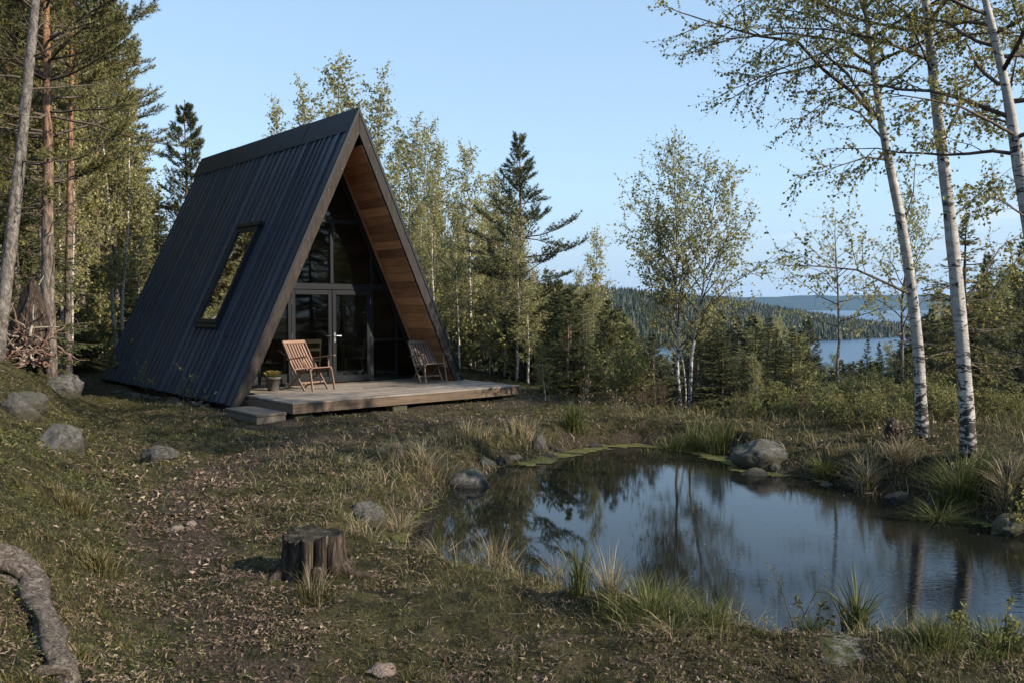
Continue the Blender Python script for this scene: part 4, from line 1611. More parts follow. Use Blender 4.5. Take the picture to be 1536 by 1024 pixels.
    return tb, bb, cb


def put(u, y, zoff=-.06):
    """foot of a thing at distance y in the photograph's column u"""
    x = at(u, 460, y)[0]
    return np.array([x, y, hz(x, y) + zoff])


# ---- three white birches on the eastern bank, in the photograph's poses
def px_trunk(pts, y, base):
    P = [at(u, v, y_) for (u, v, y_) in pts]
    P = np.array([base] + P)
    tq_ = np.linspace(0, 1, 26)
    seg = np.concatenate([[0], np.cumsum(np.linalg.norm(np.diff(P, axis=0), axis=1))])
    seg /= seg[-1]
    out = np.stack([np.interp(tq_, seg, P[:, i]) for i in range(3)], 1)
    for _ in range(3):
        out[1:-1] = (out[:-2] + out[1:-1] * 2 + out[2:]) / 4
    return out


def birch_hero(seed, pts, r0, label, manual, nb, z0, ybase):
    rng = np.random.default_rng(seed)
    b0 = ground_pt(pts[0][0], pts[0][1])
    T = px_trunk([(u, v, ybase + dy) for u, v, dy in pts[1:]], ybase, b0 + (0, 0, -.12))
    base = b0.copy()
    rad = r0 * np.interp(np.linspace(0, 1, 26), [0, .03, .1, .5, 1], [1.35, 1.12, 1.0, .72, .12])
    man = [np.array([at(u, v, ybase + dy) for u, v, dy in br]) - base for br in manual]
    tb, bb, cb = broadleaf(rng, T - base, rad, nb, z0, lambda t: np.interp(t, [.3, .5, .75, 1], [1.5, 1.9, 1.7, .5]), elev=(.25, .9), up=-.15, nsub=9, ntwig=8, leaf=.043, gap=.046,
                           manual=man, drop=.30, tw=(.10, .34), sides=18, wob=.14)
    return assemble('birch_tree', tb, bb, cb, M['birch'], M['twig'], M['leaf_hero'], base, 0, label)


YA_ = ground_pt(1455, 684)[1]
birch_hero(101, [(1455, 684), (1447, 560, 0), (1433, 400, 0), (1416, 250, 0), (1400, 120, 0), (1389, 0, 0), (1372, -150, .1), (1362, -300, .1), (1360, -380, .1)], .080,
           'thickest white birch, upright on the bank above the dark tussocks',
           [[(1393, 90, 0), (1350, 72, -.3), (1300, 55, -.7), (1235, 44, -1.0), (1170, 42, -1.2)],
            [(1440, 470, 0), (1470, 420, .3), (1500, 372, .6), (1530, 352, .8)],
            [(1412, 215, 0), (1440, 160, .2), (1490, 120, .5), (1530, 60, .6)],
            [(1425, 330, 0), (1470, 290, .3), (1520, 250, .5)],
            [(1398, 110, 0), (1360, 20, -.5), (1300, -20, -.8)]], 26, .58, YA_)
YB_ = ground_pt(1384, 655)[1]
birch_hero(102, [(1384, 655), (1378, 520, 0), (1362, 390, 0), (1348, 310, 0), (1322, 190, 0), (1309, 90, 0), (1296, 0, 0), (1284, -110, 0), (1276, -210, 0)], .075,
           'white birch bending over the pond, dark barked at its foot',
           [[(1312, 175, 0), (1280, 140, -.3), (1235, 105, -.7), (1195, 62, -1.1), (1140, 55, -1.4), (1085, 40, -1.6), (1030, 22, -1.8)],
            [(1318, 180, 0), (1270, 110, -.2), (1235, 80, -.5), (1180, 100, -.8), (1110, 130, -1.0)],
            [(1300, 60, 0), (1240, 10, -.3), (1170, -20, -.7), (1110, 8, -.9)],
            [(1328, 240, 0), (1300, 236, -.2), (1262, 248, -.5), (1204, 268, -.8)],
            [(1372, 445, 0), (1330, 425, -.2), (1285, 405, -.4), (1235, 400, -.7), (1178, 398, -.9)],
            [(1352, 350, 0), (1370, 290, .2), (1374, 230, .4)],
            [(1310, 100, 0), (1250, 60, .6), (1180, 50, 1.0), (1100, 58, 1.2), (1045, 75, 1.2)],
            [(1330, 215, 0), (1290, 170, .5), (1240, 150, .9), (1190, 190, 1.1)]], 22, .60, YB_)
birch_hero(103, [(1600, 742), (1580, 560, 0), (1558, 420, 0), (1534, 290, 0), (1514, 150, 0), (1494, 60, 0), (1474, -10, 0), (1450, -120, 0), (1440, -220, 0)], .078,
           'leaning white birch on the eastern bank, the one whose foot is out of view',
           [[(1526, 205, 0), (1490, 185, -.2), (1440, 160, -.4), (1395, 150, -.7), (1330, 140, -.9)],
            [(1512, 150, 0), (1530, 60, .2), (1545, 0, .3)],
            [(1545, 330, 0), (1500, 300, -.3), (1450, 290, -.5)],
            [(1552, 370, 0), (1515, 400, -.2), (1480, 445, -.3)]], 24, .50, 8.6)


# ---- young birches standing in front of the lake
def young_birch(seed, H, r0, nb, z0, spread_, lean=(0, 0), leaf=.05, gap=.07, nsub=6, ntwig=4, wobt=.02, el=(.75, 1.1), tw=(.12, .36), sides=8):
    rng = np.random.default_rng(seed)
    k = 16
    t = np.linspace(0, 1, k)
    T = np.zeros((k, 3))
    T[:, 2] = -.1 + (H + .1) * t
    T[:, 0] = lean[0] * t ** 1.4 + np.cumsum(rng.normal(0, wobt, k)) * H / 6
    T[:, 1] = lean[1] * t ** 1.4 + np.cumsum(rng.normal(0, wobt, k)) * H / 6
    T[:, :2] -= T[0, :2]
    rad = r0 * (1 - .9 * t)
    return broadleaf(rng, T, rad, nb, z0, lambda q: spread_ * np.interp(q, [0, z0, z0 + .25 * (1 - z0), 1], [.6, .7, 1, .22]), elev=el, up=.25, nsub=nsub, ntwig=ntwig, leaf=leaf, gap=gap, wob=.10, drop=.10, tw=tw, sides=sides)


def topz(v, y):
    return at(768, v, y)[2]


for (u, vt, y, seed, lab, cat_lean, sprd, r0) in (
        (1022, 228, 16.5, 201, 'slender white stemmed birch, straighter of the two before the far hill', (-.22, 0), 1.25, .045),
        (1036, 262, 16.2, 202, 'slender white stemmed birch leaning outwards beside its straighter twin', (.55, .1), 1.25, .043),
        (1030, 330, 16.8, 204, 'thinnest birch stem between the two leaning white ones', (-.55, .3), .85, .024)):
    b = put(u, y)
    t_ = young_birch(seed, topz(vt, y) - b[2], r0 * .85, 28, .26, sprd * 1.45, cat_lean, leaf=.053, gap=.057, nsub=8, ntwig=5)
    assemble('birch_tree', *t_, M['birch'], M['twig'], M['leaf_young'], b, 0, lab, group='birches by the far pond shore')
b = put(1257, 15.2)
assemble('aspen_tree', *young_birch(203, topz(326, 15.2) - b[2], .038, 20, .42, 1.15, (-.05, 0), leaf=.055, gap=.065, nsub=5, ntwig=3, el=(.15, .9)), M['greybark'], M['twig'], M['leaf_young'], b, 0,
         'thin dark stemmed young tree with sparse level branches before the lake')
b = put(1358, 19)
assemble('aspen_tree', *young_birch(208, topz(300, 19) - b[2], .05, 24, .35, 1.6, (.1, 0), leaf=.06, gap=.055, nsub=5, ntwig=4), M['greybark'], M['twig'], M['leaf_young'], b, 0,
         'leafy olive young tree half hidden behind the bending birch')

# ---- hero conifers
def conifer_at(u, y, vt, seed, name, label, group=None, mat='needle_pine', bark='pinebark', **kw):
    b = put(u, y)
    H = topz(vt, y) - b[2]
    return assemble(name, *conifer(np.random.default_rng(seed), H, **kw), M[bark], M['twig'], M[mat], b, 0, label, group=group)


conifer_at(784, 23.5, 203, 301, 'pine_tree', 'dark layered pine standing alone between cabin deck and far hill', r0=.105, z0=.16, Lmax=1.8, gapz=.36, nbr=4, tufts=1.45, nl=.088, nw=.017, dead=4, per=12,
           prof=lambda c: np.interp(c, [0, .2, .42, .6, .8, 1], [.6, 1.0, 1.05, .6, .36, .08]))
conifer_at(280, 31, 152, 302, 'pine_tree', 'dark young pine rising behind the cabin roof ridge', r0=.12, z0=.12, Lmax=2.0, gapz=.36, nbr=5, tufts=1.3, nl=.11, nw=.022,
           prof=lambda c: np.interp(c, [0, .3, .6, .85, 1], [.9, 1, .62, .32, .08]))
conifer_at(74, 16.6, -330, 303, 'pine_tree', 'tall pine with reddish upper bark at the wood edge', r0=.138, z0=.30, Lmax=2.5, gapz=.36, nbr=5, tufts=1.7, nl=.095, nw=.015, dead=26, mat='needle_olive', lean=.25,
           prof=lambda c: np.interp(c, [0, .2, .6, 1], [.6, 1, 1, .4]))
conifer_at(1446, 14.2, 330, 304, 'spruce_tree', 'dark stemmed spruce directly behind the thickest white birch', r0=.075, z0=.30, Lmax=1.25, gapz=.22, nbr=6, kind='spruce', tufts=1.0, nl=.07, nw=.016, dead=10, mat='needle_olive', bark='twig')
# grey birch-like stem at the left edge
b0 = ground_pt(8, 556)
T = px_trunk([(8, 430, 14.4), (25, 290, 14.4), (40, 140, 14.4), (54, 0, 14.4), (64, -150, 14.4), (70, -330, 14.4)], 14.4, np.array([at(-6, 556, 14.4)[0], 14.4, hz(at(-6, 556, 14.4)[0], 14.4) - .1]))
base = T[0] + (0, 0, .1)
rad = .105 * np.interp(np.linspace(0, 1, 26), [0, .05, .5, 1], [1.25, 1, .72, .2])
t_ = broadleaf(np.random.default_rng(305), T - base, rad, 20, .35, lambda t: np.interp(t, [.3, .6, 1], [.9, 1.8, .9]), elev=(.1, .8), up=.1, nsub=5, ntwig=3, leaf=.045, gap=.10, sides=16)
assemble('birch_tree', *t_, M['greybark'], M['twig'], M['leaf_bush'], base, 0, 'tall grey barked birch slanting up at the wood edge by the pine')

# ================================================================== GROVES (copies of a few kinds)
def proto_set(make, name, bark, twig, leafm, seeds):
    out = []
    for s in seeds:
        t_, H = make(s)
        o = assemble(name, *t_, bark, twig, leafm)
        out.append([o, H, False])
    return out


def plant(protos, rng, u, y, H, label, group, zoff=-.06, wide=1.0, x=None):
    pr = protos[rng.integers(len(protos))]
    o, H0, used = pr
    if used:
        o = copy_tree(o)
    pr[2] = True
    b = put(u, y, zoff) if x is None else np.array([x, y, hz(x, y) + zoff])
    s = H / H0
    o.location = [float(c) for c in b]
    o.rotation_euler = (rng.normal(0, .02), rng.normal(0, .02), rng.random() * 6.28)
    sw = s * wide * rng.uniform(.9, 1.12)
    o.scale = (sw, sw, s)
    tag(o, label, 'tree' if 'shrub' not in o.name and 'sapling' not in o.name else 'shrub', group)
    return o


PR = {}
PR['pine'] = proto_set(lambda s: (conifer(np.random.default_rng(s), 11.0, .14,   .24, 2.1, .44, 5, tufts=.95, nl=.13, nw=.030, dead=16, per=9, prof=lambda c: np.interp(c, [0, .2, .6, 1], [.6, 1, .85, .25])), 11.0),
                       'pine_tree', M['pinebark'], M['twig'], M['needle_olive'], (401, 402, 403))
PR['tallpine'] = proto_set(lambda s: (conifer(np.random.default_rng(s), 13.0, .115, .50, 1.6, .42, 5, tufts=.9, nl=.12, nw=.026, dead=22, per=9, prof=lambda c: np.interp(c, [0, .2, .6, 1], [.6, 1, .85, .3])), 13.0),
                           'pine_tree', M['pinebark'], M['twig'], M['needle_olive'], (406, 407))
PR['youngpine'] = proto_set(lambda s: (conifer(np.random.default_rng(s), 6.0, .08, .08, 1.5, .36, 5, tufts=.9, nl=.10, nw=.026, per=9, prof=lambda c: np.interp(c, [0, .2, .6, 1], [.85, 1, .6, .10])), 6.0),
                            'pine_tree', M['pinebark'], M['twig'], M['needle_pine'], (411, 412))
PR['spruce'] = proto_set(lambda s: (conifer(np.random.default_rng(s), 8.0, .10, .05, 1.7, .27, 6, kind='spruce', tufts=.75, nl=.11, nw=.030, per=6), 8.0),
                         'spruce_tree', M['greybark'], M['twig'], M['needle_spruce'], (421, 422, 423))
PR['birch'] = proto_set(lambda s: (young_birch(s, 9.0, .075, 30, .22, 1.75, (.3, .2), leaf=.092, gap=.078, nsub=8, ntwig=5, tw=(.15, .45)), 9.0),
                        'birch_tree', M['birchyoung'], M['paletwig'], M['leaf_young'], (431, 432, 433, 434))
PR['sapling'] = proto_set(lambda s: (young_birch(s, 3.2, .022, 16, .15, .75, (.1, .1), leaf=.085, gap=.06, nsub=5, ntwig=5, tw=(.1, .3), sides=6), 3.2),
                          'sapling', M['birchyoung'], M['twig'], M['leaf_bush'], (441, 442, 443))


def bush(s):
    rng = np.random.default_rng(s)
    tb, bb, cb = MB(), MB(), MB()
    for i in range(9):
        az, el = rng.random() * 6.28, rng.uniform(.75, 1.35)
        P = mk_path(rng.normal(0, .06, 3) * (1, 1, 0), (math.cos(az) * math.cos(el), math.sin(az) * math.cos(el), math.sin(el)), rng.uniform(.8, 1.4), 6, rng, .12, .1)
        r1 = np.linspace(.010, .003, 7)
        a, b_, c = broadleaf(rng, P, r1, 7, .2, lambda t: .42, elev=(.6, .9), up=.1, nsub=3, ntwig=4, leaf=.065, gap=.05, tw=(.08, .22), sides=5)
        for src, dst in ((a, tb), (b_, bb), (c, cb)):
            for V_, RN_ in zip(src.V, src.RN):
                pass
            nv = np.vstack(src.V)
            rn = np.concatenate(src.RN)
            dst.add(nv, np.vstack(src.Q) if src.Q else None, np.vstack(src.T) if src.T else None, 0, rn)
    return (tb, bb, cb), 1.35


PR['shrub'] = proto_set(bush, 'shrub', M['twig'], M['twig'], M['leaf_bush'], (451, 452, 453))


def barebush(s):
    rng = np.random.default_rng(s)
    tb, bb, cb = MB(), MB(), MB()
    for i in range(15):
        az, el = rng.random() * 6.28, rng.uniform(.6, 1.4)
        P = mk_path(rng.normal(0, .09, 3) * (1, 1, 0), (math.cos(az) * math.cos(el), math.sin(az) * math.cos(el), math.sin(el)), rng.uniform(.5, 1.15), 6, rng, .16, .1)
        tb.tube(P, np.linspace(.006, .0022, 7), 4, cap=False)
        for j in range(7):
            a = lerp_path(P, rng.uniform(.25, 1))
            Q_ = mk_path(a, unit(P[-1] - P[0]) + rng.normal(0, .55, 3), rng.uniform(.12, .42), 3, rng, .22, .1)
            bb.tube(Q_, np.linspace(.003, .0016, 4), 3, cap=False)
            m = 3
            pp = np.array([lerp_path(Q_, x) for x in rng.uniform(.4, 1, m)])
            cb.leaves(pp, rng.normal(size=(m, 3)), rng.normal(size=(m, 3)), .028, .016, 0, rng.random(m))
    return (tb, bb, cb), 1.0


PR['bare'] = proto_set(barebush, 'shrub', M['redtwig'], M['redtwig'], M['leaf_bush'], (461, 462))

rng = np.random.default_rng(900)
# --- wood west of the cabin: rows from the edge inwards
cnt = 0
for (y0, y1, n) in ((18.5, 24, 7), (24, 32, 13), (32, 44, 20), (44, 60, 22)):
    for i in range(n):
        y = rng.uniform(y0, y1)
        umax = 55 if y < 23.0 else (215 if y < 30 else 262)
        u = rng.uniform(-190, umax)
        if 40 < u < 110 and y < 20:
            continue
        hgt = rng.uniform(7.5, 13) if u < 175 else topz(rng.uniform(215, 330), y) - 0.3
        if u < 175 or rng.random() < .6:
            plant(PR['pine'], rng, u, y, hgt, 'reddish barked pine crowding the wood west of the cabin', 'pines of the wood west of the cabin')
        else:
            plant(PR['spruce'], rng, u, y, hgt, 'dark spruce among the pines of the wood west of the cabin', 'spruces of the wood west of the cabin')
for u, y in ((-20, 18.5), (30, 20.5), (52, 23), (98, 19.5), (-45, 21), (108, 24.5), (128, 27), (150, 30), (12, 25), (70, 27.5), (178, 33), (-80, 19.5), (88, 31), (196, 36)):
    plant(PR['tallpine'], rng, u, y, rng.uniform(11, 14), 'tall slender pine with a bare lower trunk in the western wood', 'tall slender pines of the western wood', wide=.95)
for i in range(26):
    y = rng.uniform(18.5, 42)
    u = rng.uniform(-120, 70 if y < 23 else 240)
    plant(PR['spruce'], rng, u, y, rng.uniform(2.5, 6.5), 'dark spruce among the pines of the wood west of the cabin', 'spruces of the wood west of the cabin')
for i in range(30):
    y = rng.uniform(17.5, 36)
    u = rng.uniform(-60, 100 if y < 23 else 235)
    plant(PR['birch'], rng, u, y, rng.uniform(5, 10), 'thin pale birch stem in the gloom of the western wood', 'thin birches of the western wood', wide=.8)
for i in range(30):
    y = rng.uniform(19, 40)
    u = rng.uniform(-40, 110 if y < 24 else 245)
    plant(PR['sapling'], rng, u, y, rng.uniform(1.5, 4), 'spindly olive sapling under the pines of the western wood', 'saplings of the western wood')
for i in range(34):
    y = rng.uniform(24, 44)
    u = rng.uniform(-60, 215 if y < 28 else 260)
    plant(PR['shrub'], rng, u, y, rng.uniform(1.2, 2.6), 'low leafy shrub on the floor of the western wood', 'shrubs of the western wood')

# --- grove behind the cabin: tops follow the photograph's skyline
for (u, vt, y, wd) in ((500, 84, 33, 1.15), (560, 118, 34, 1.0), (425, 158, 36, .85), (470, 130, 37, .9), (610, 190, 29, .95), (640, 182, 31, .95), (600, 200, 38, 1.0), (672, 212, 30, 1.0), (705, 222, 28, 1.05), (735, 262, 32, 1.0),
                       (655, 260, 26, .9), (690, 300, 25, .8), (625, 300, 27, .9), (740, 330, 26, .8), (585, 250, 32, .9), (718, 300, 36, 1.1), (530, 150, 40, 1.0)):
    b = put(u, y)
    plant(PR['birch'], rng, u, y, topz(vt, y) - b[2], 'tall birch just coming into leaf in the grove behind the cabin', 'birches of the grove behind the cabin', wide=wd)
for i in range(26):
    y = rng.uniform(26, 46)
    u = rng.uniform(565, 775)
    b = put(u, y)
    v = rng.uniform(330, 460)
    k_ = ('birch', 'spruce', 'youngpine')[rng.integers(3)]
    lab = {'birch': ('tall birch just coming into leaf in the grove behind the cabin', 'birches of the grove behind the cabin'), 'spruce': ('dark spruce half hidden in the birch grove behind the cabin', 'spruces of the grove behind the cabin'),
           'youngpine': ('bushy young pine in the birch grove behind the cabin', 'young pines of the grove behind the cabin')}[k_]
    plant(PR[k_], rng, u, y, topz(v, y) - b[2], *lab)
for i in range(44):
    y = rng.uniform(22.5, 34)
    u = rng.uniform(640 if y < 26 else 600, 900)
    b = put(u, y)
    k_ = ('sapling', 'shrub', 'birch', 'birch')[rng.integers(4)]
    plant(PR[k_], rng, u, y, rng.uniform(3.6, 5.4) if k_ == 'birch' else rng.uniform(1.2, 2.8), 'leafy olive %s between the deck corner and the grove' % k_, k_ + 's beside the deck')

# --- slope above the lake
slope_lab = {'birch': ('small birch on the wooded slope above the lake', 'birches of the slope above the lake'), 'spruce': ('dark spruce on the wooded slope above the lake', 'spruces of the slope above the lake'),
             'youngpine': ('young pine on the wooded slope above the lake', 'young pines of the slope above the lake'), 'sapling': ('leafy sapling at the top of the slope above the lake', 'saplings of the slope above the lake'),
             'shrub': ('leafy shrub at the top of the slope above the lake', 'shrubs of the slope above the lake')}


def skyline(u):
    """how high the trees of the slope stand in the photograph at column u"""
    return np.interp(u, [740, 800, 850, 900, 950, 985, 1005, 1040, 1080, 1150, 1200, 1240, 1300, 1340, 1400, 1470, 1540, 1700], [400, 405, 425, 445, 470, 500, 510, 475, 460, 470, 492, 528, 530, 515, 450, 405, 385, 385])


for (u, y, v, k_, w_) in ((1212, 24, 478, 'youngpine', 1.0), (1225, 30, 505, 'spruce', 1.1), (1165, 27, 470, 'birch', .9), (1300, 26, 500, 'spruce', .8), (1322, 23, 512, 'spruce', .9), (1355, 28, 505, 'spruce', .9),
                          (1120, 25, 478, 'birch', .8), (1080, 30, 500, 'youngpine', 1), (900, 28, 452, 'birch', .8), (860, 27, 440, 'birch', .9), (830, 26, 420, 'youngpine', 1.0), (1480, 22, 380, 'youngpine', .9),
                          (1500, 19, 400, 'birch', .9), (1420, 24, 430, 'birch', .9), (1540, 17, 360, 'youngpine', 1.0), (1465, 27, 440, 'spruce', 1.1), (1400, 21, 470, 'youngpine', .9), (1140, 20, 520, 'spruce', .9), (1060, 21, 545, 'birch', .9),
                          (815, 30, 400, 'spruce', 1.0), (845, 33, 420, 'youngpine', 1.0), (755, 27, 370, 'spruce', 1.1), (770, 25.5, 420, 'spruce', 1.1), (800, 25, 430, 'spruce', 1.1), (735, 24, 440, 'birch', 1.0), (850, 26, 445, 'birch', 1.0), (910, 26, 470, 'birch', 1.1), (940, 24, 500, 'birch', 1.1), (965, 30, 500, 'spruce', 1.1), (880, 24, 480, 'spruce', 1.0)):
    b = put(u, y)
    plant(PR[k_], rng, u, y, topz(v, y) - b[2], *slope_lab[k_], wide=w_)
n = 0
while n < 165:
    y = rng.uniform(19, 62) if n > 30 else rng.uniform(18.5, 30)
    u = rng.uniform(770, 1760)
    x = at(u, 460, y)[0]
    z_ = hz(x, y)
    v = skyline(u) + abs(rng.normal(0, 40)) + 8
    H = topz(v, y) - z_
    n += 1
    if H < .9 or (y < 22 and (975 < u < 1075 or 1225 < u < 1285)) or pond_sd(np.array([x]), np.array([y]))[0] < 1.0:
        continue
    k_ = 'spruce' if rng.random() < .45 else ('birch' if rng.random() < .55 else 'youngpine')
    if H < 2.2:
        k_ = 'sapling'
    plant(PR[k_], rng, u, y, H, *slope_lab[k_], wide=min(1.5, max(.9, 3.6 / H)))
for i in range(120):      # thicket that screens the lake
    y = rng.uniform(18.6, 25)
    u = 815 + (i + rng.random()) * 6.4
    v = skyline(u) + rng.uniform(0, 1) ** 1.6 * 60
    x = at(u, 460, y)[0]
    H = topz(v, y) - hz(x, y)
    if H < 1.0 or (y < 19.5 and (985 < u < 1060 or 1235 < u < 1275)):
        continue
    k_ = ('spruce', 'youngpine', 'birch', 'spruce', 'youngpine', 'spruce')[rng.integers(6)]
    plant(PR[k_], rng, u, y, H, *slope_lab[k_], wide=min(1.7, max(1.05, 4.4 / H)))
n = 0
while n < 80:
    y = rng.uniform(17.5, 26)
    u = rng.uniform(800, 1700)
    x = at(u, 460, y)[0]
    n += 1
    if pond_sd(np.array([x]), np.array([y]))[0] < .9 or (y < 22 and (975 < u < 1075 or 1225 < u < 1285)):
        continue
    k_ = ('shrub', 'sapling', 'sapling', 'birch')[rng.integers(4)]
    plant(PR[k_], rng, u, y, rng.uniform(2.0, 3.2) if k_ == 'birch' and y > 21 else rng.uniform(.6, 1.4), *slope_lab[k_])
for i in range(26):
    y = rng.uniform(12.6, 16.5)
    u = rng.uniform(1090, 1640)
    x = at(u, 460, y)[0]
    if pond_sd(np.array([x]), np.array([y]))[0] < 1.1:
        continue
    plant(PR['shrub'], rng, u, y, rng.uniform(.35, .8), 'low leafy shrub on the mossy crest beyond the pond', 'low shrubs on the crest beyond the pond')
n = 0
while n < 30:
    y = rng.uniform(14, 20)
    u = rng.uniform(800, 1640)
    x = at(u, 460, y)[0]
    n += 1
    X, Y = cab_local(x, y)
    if pond_sd(np.array([x]), np.array([y]))[0] < .7 or (X < 3.2 and Y < 9):
        continue
    plant(PR['bare'], rng, u, y, rng.uniform(.3, .75), 'twiggy reddish bare shrub along the crest beyond the pond', 'bare shrubs along the crest beyond the pond')

# --- trees east and south-east of the pond: outside the view, mirrored in the windows and shading the bank
for (x, y, H, k_) in ((22, 10.5, 11, 'pine'), (24, 13, 11, 'spruce'), (26, 8.0, 12, 'pine'), (27, 11.5, 12, 'pine'), (25, 5.5, 11, 'pine'), (29, 9.5, 13, 'spruce'), (23.5, 7.2, 10, 'spruce'), (30, 13, 12, 'pine'), (21, 16, 9, 'birch'),
                      (32, 7, 13, 'pine'), (28, 15, 11, 'spruce'), (15.5, 3.0, 8, 'birch'), (17.5, -2.0, 10, 'pine'), (13, -5.5, 9, 'pine'), (20, 0, 11, 'pine'), (9.5, -5.0, 7.5, 'birch')):
    plant(PR[k_], rng, 0, y, H, 'forest tree growing east of the pond', 'trees east of the pond', x=x)

for key in PR:
    for o, H0, used in PR[key]:
        if not used:
            for ch in list(o.children):
                bpy.data.objects.remove(ch)
            bpy.data.objects.remove(o)

# ================================================================== FAR WOODS (one mass each)
def far_trees(name, pts, Hs, rng, label, cat='forest'):
    m = len(pts)
    mb = MB()
    sides = 7
    a = np.arange(sides) * 6.283 / sides
    tone = rng.random(m)
    for (z0, z1, r) in ((.06, .50, .20), (.28, .76, .15), (.55, 1.0, .10)):
        rr_ = r * rng.uniform(.65, 1.25, (m, sides)) * Hs[:, None] * .95
        ph = rng.random((m, 1)) * 6.28
        ring = np.stack([pts[:, None, 0] + rr_ * np.cos(a + ph), pts[:, None, 1] + rr_ * np.sin(a + ph), pts[:, None, 2] + Hs[:, None] * (z0 + rng.uniform(-.04, .05, (m, sides)))], -1)
        tip = pts + np.stack([rng.normal(0, .01, m) * Hs, rng.normal(0, .01, m) * Hs, z1 * Hs], -1)
        v = np.concatenate([ring, tip[:, None]], 1)
        b = np.arange(m)[:, None] * (sides + 1)
        j = np.arange(sides)[None]
        t = np.stack([b + j, b + (j + 1) % sides, b + sides + 0 * j], -1).reshape(-1, 3)
        mb.add(v.reshape(-1, 3), None, t, 0, np.repeat(np.clip(tone + rng.normal(0, .08, m), 0, 1), sides + 1))
    return tag(mb.build(name, M['far_forest']), label, cat, kind='stuff')


rf = np.random.default_rng(17)
xs_, ys_ = [], []
px_ = rf.uniform(-420, 450, 52000)
py_ = rf.uniform(500, 1400, 52000)
ysh = np.interp(px_, [-900, 0, 85, 219, 354, 413, 440], [520, 560, 578, 674, 791, 860, 20000])
e_ = py_ - ysh
okm = (e_ > 3) & (e_ < 520) & (rf.random(52000) < np.interp(e_, [0, 60, 250, 520], [1, .8, .55, .5]))
px_, py_ = px_[okm], py_[okm]
Hs = rf.uniform(5.5, 12.5, len(px_)) * np.interp(e_[okm], [0, 30], [.7, 1])
far_trees('headland_forest', np.stack([px_, py_, height(px_, py_) - .3], 1), Hs, rf, 'dense dark conifer forest covering the headland across the lake')
px_ = rf.uniform(-90, 190, 5200)
py_ = rf.uniform(58, 215, 5200)
uu = CX + F_PX * px_ / py_
okm = (uu > 600) & (uu < 1800)
px_, py_, uu = px_[okm], py_[okm], uu[okm]
gzv = height(px_, py_)
vt = skyline(uu) + rf.uniform(12, 70, len(uu))
Hs = np.clip(CAMZ - (vt - 460) / F_PX * py_ - gzv, 0, 14) * rf.uniform(.75, 1, len(uu))
okm = (Hs > 2) & (gzv > ZL + .3)
far_trees('lakeside_forest', np.stack([px_, py_, gzv - .2], 1)[okm], Hs[okm], rf, 'conifer wood going down the slope to the near lake shore')
# ================================================================== GROUND COVER
def ground_points(rng, n, y0=2.6, y1=24.0, pw=1.0):
    """points on the clearing, thicker nearer by; keeps off water, cabin and deck"""
    t = rng.random(n)
    y = y0 * (y1 / y0) ** t if pw == 1 else y0 + (y1 - y0) * t ** pw
    x = (rng.random(n) * 2 - 1) * (.72 * y + 2.2)
    sd = pond_sd(x, y)
    X, Y = cab_local(x, y)
    ok = (sd > .02) & ~((np.abs(X) < 2.75) & (Y > -1.9) & (Y < 8.2))
    return x[ok], y[ok], sd[ok]


rg = np.random.default_rng(31)


def fine_z(x, y, sd):
    z = height(x, y, sd)
    nearw_ = np.clip((16 - y) / 6, 0, 1)
    return z + nearw_ * (fbm(x, y, 7, 3, 21) * .028 + np.abs(fbm(x, y, 19, 2, 22)) * .014 - .006)


def turf_field(n, seed, name, mat, lo, hi, wid, keep, label, tone, bend=(.3, .9), y0=2.6, y1=24.0):
    r_ = np.random.default_rng(seed)
    x, y, sd = ground_points(r_, n, y0, y1)
    k_ = keep(x, y, sd)
    ok = r_.random(len(x)) < k_
    x, y, sd, k_ = x[ok], y[ok], sd[ok], k_[ok]
    z = fine_z(x, y, sd)
    m = len(x)
    az = r_.random(m) * 6.283
    d = np.stack([np.cos(az), np.sin(az), np.zeros(m)], 1)
    s2 = r_.random(m) * 6.283
    side = np.stack([np.cos(s2), np.sin(s2), np.zeros(m)], 1)
    ln = r_.uniform(lo, hi, m) * (.6 + .8 * np.clip(fbm(x, y, 1.1, 3, seed) + .5, 0, 1))
    mb = MB()
    mb.blades(np.stack([x, y, z - .008], 1), d, side, ln, wid * r_.uniform(.6, 1.3, m) * np.clip(y / 6.5, .75, 2.6), r_.uniform(*bend, m), 0, np.clip(tone(x, y, r_, m), 0, 1))
    return tag(mb.build(name, mat), label, 'grass', kind='stuff')


def moss_patch(x, y):
    return np.clip(.5 + fbm(x, y, .9, 4, 61) * .9 + fbm(x, y, 4, 3, 62) * .6, 0, 1)


turf_field(300000, 71, 'short_grass', M['turf'], .025, .075, .0042,
           lambda x, y, sd: np.clip(moss_patch(x, y) * 1.25 - .9 * np.exp(-(path_d(x, y) / .5) ** 2), .03, 1),
           'short mossy turf with straw coloured blades over the clearing',
           lambda x, y, r_, m: .22 + .5 * r_.random(m) ** 1.5 + .35 * np.clip(fbm(x, y, .6, 3, 66), -.3, .8) + (r_.random(m) < .08) * .5)
turf_field(75000, 72, 'dry_bank_grass', M['drygrass'], .09, .24, .0042,
           lambda x, y, sd: np.clip(np.exp(-((sd - .38) / .45) ** 2) * np.interp(y, [5, 6.5], [.9, 1]) + .8 * np.exp(-(((x + 1.9) / 1.3) ** 2 + ((y - 11.3) / 2.2) ** 2)), 0, 1) * np.clip(.1 + 1.3 * moss_patch(x + 9, y), 0, 1),
           'tan and olive dry grass hanging over the pond banks',
           lambda x, y, r_, m: .15 + .6 * r_.random(m) + .3 * fbm(x, y, 1.0, 3, 67), bend=(.4, 1.3), y0=4.0, y1=20)
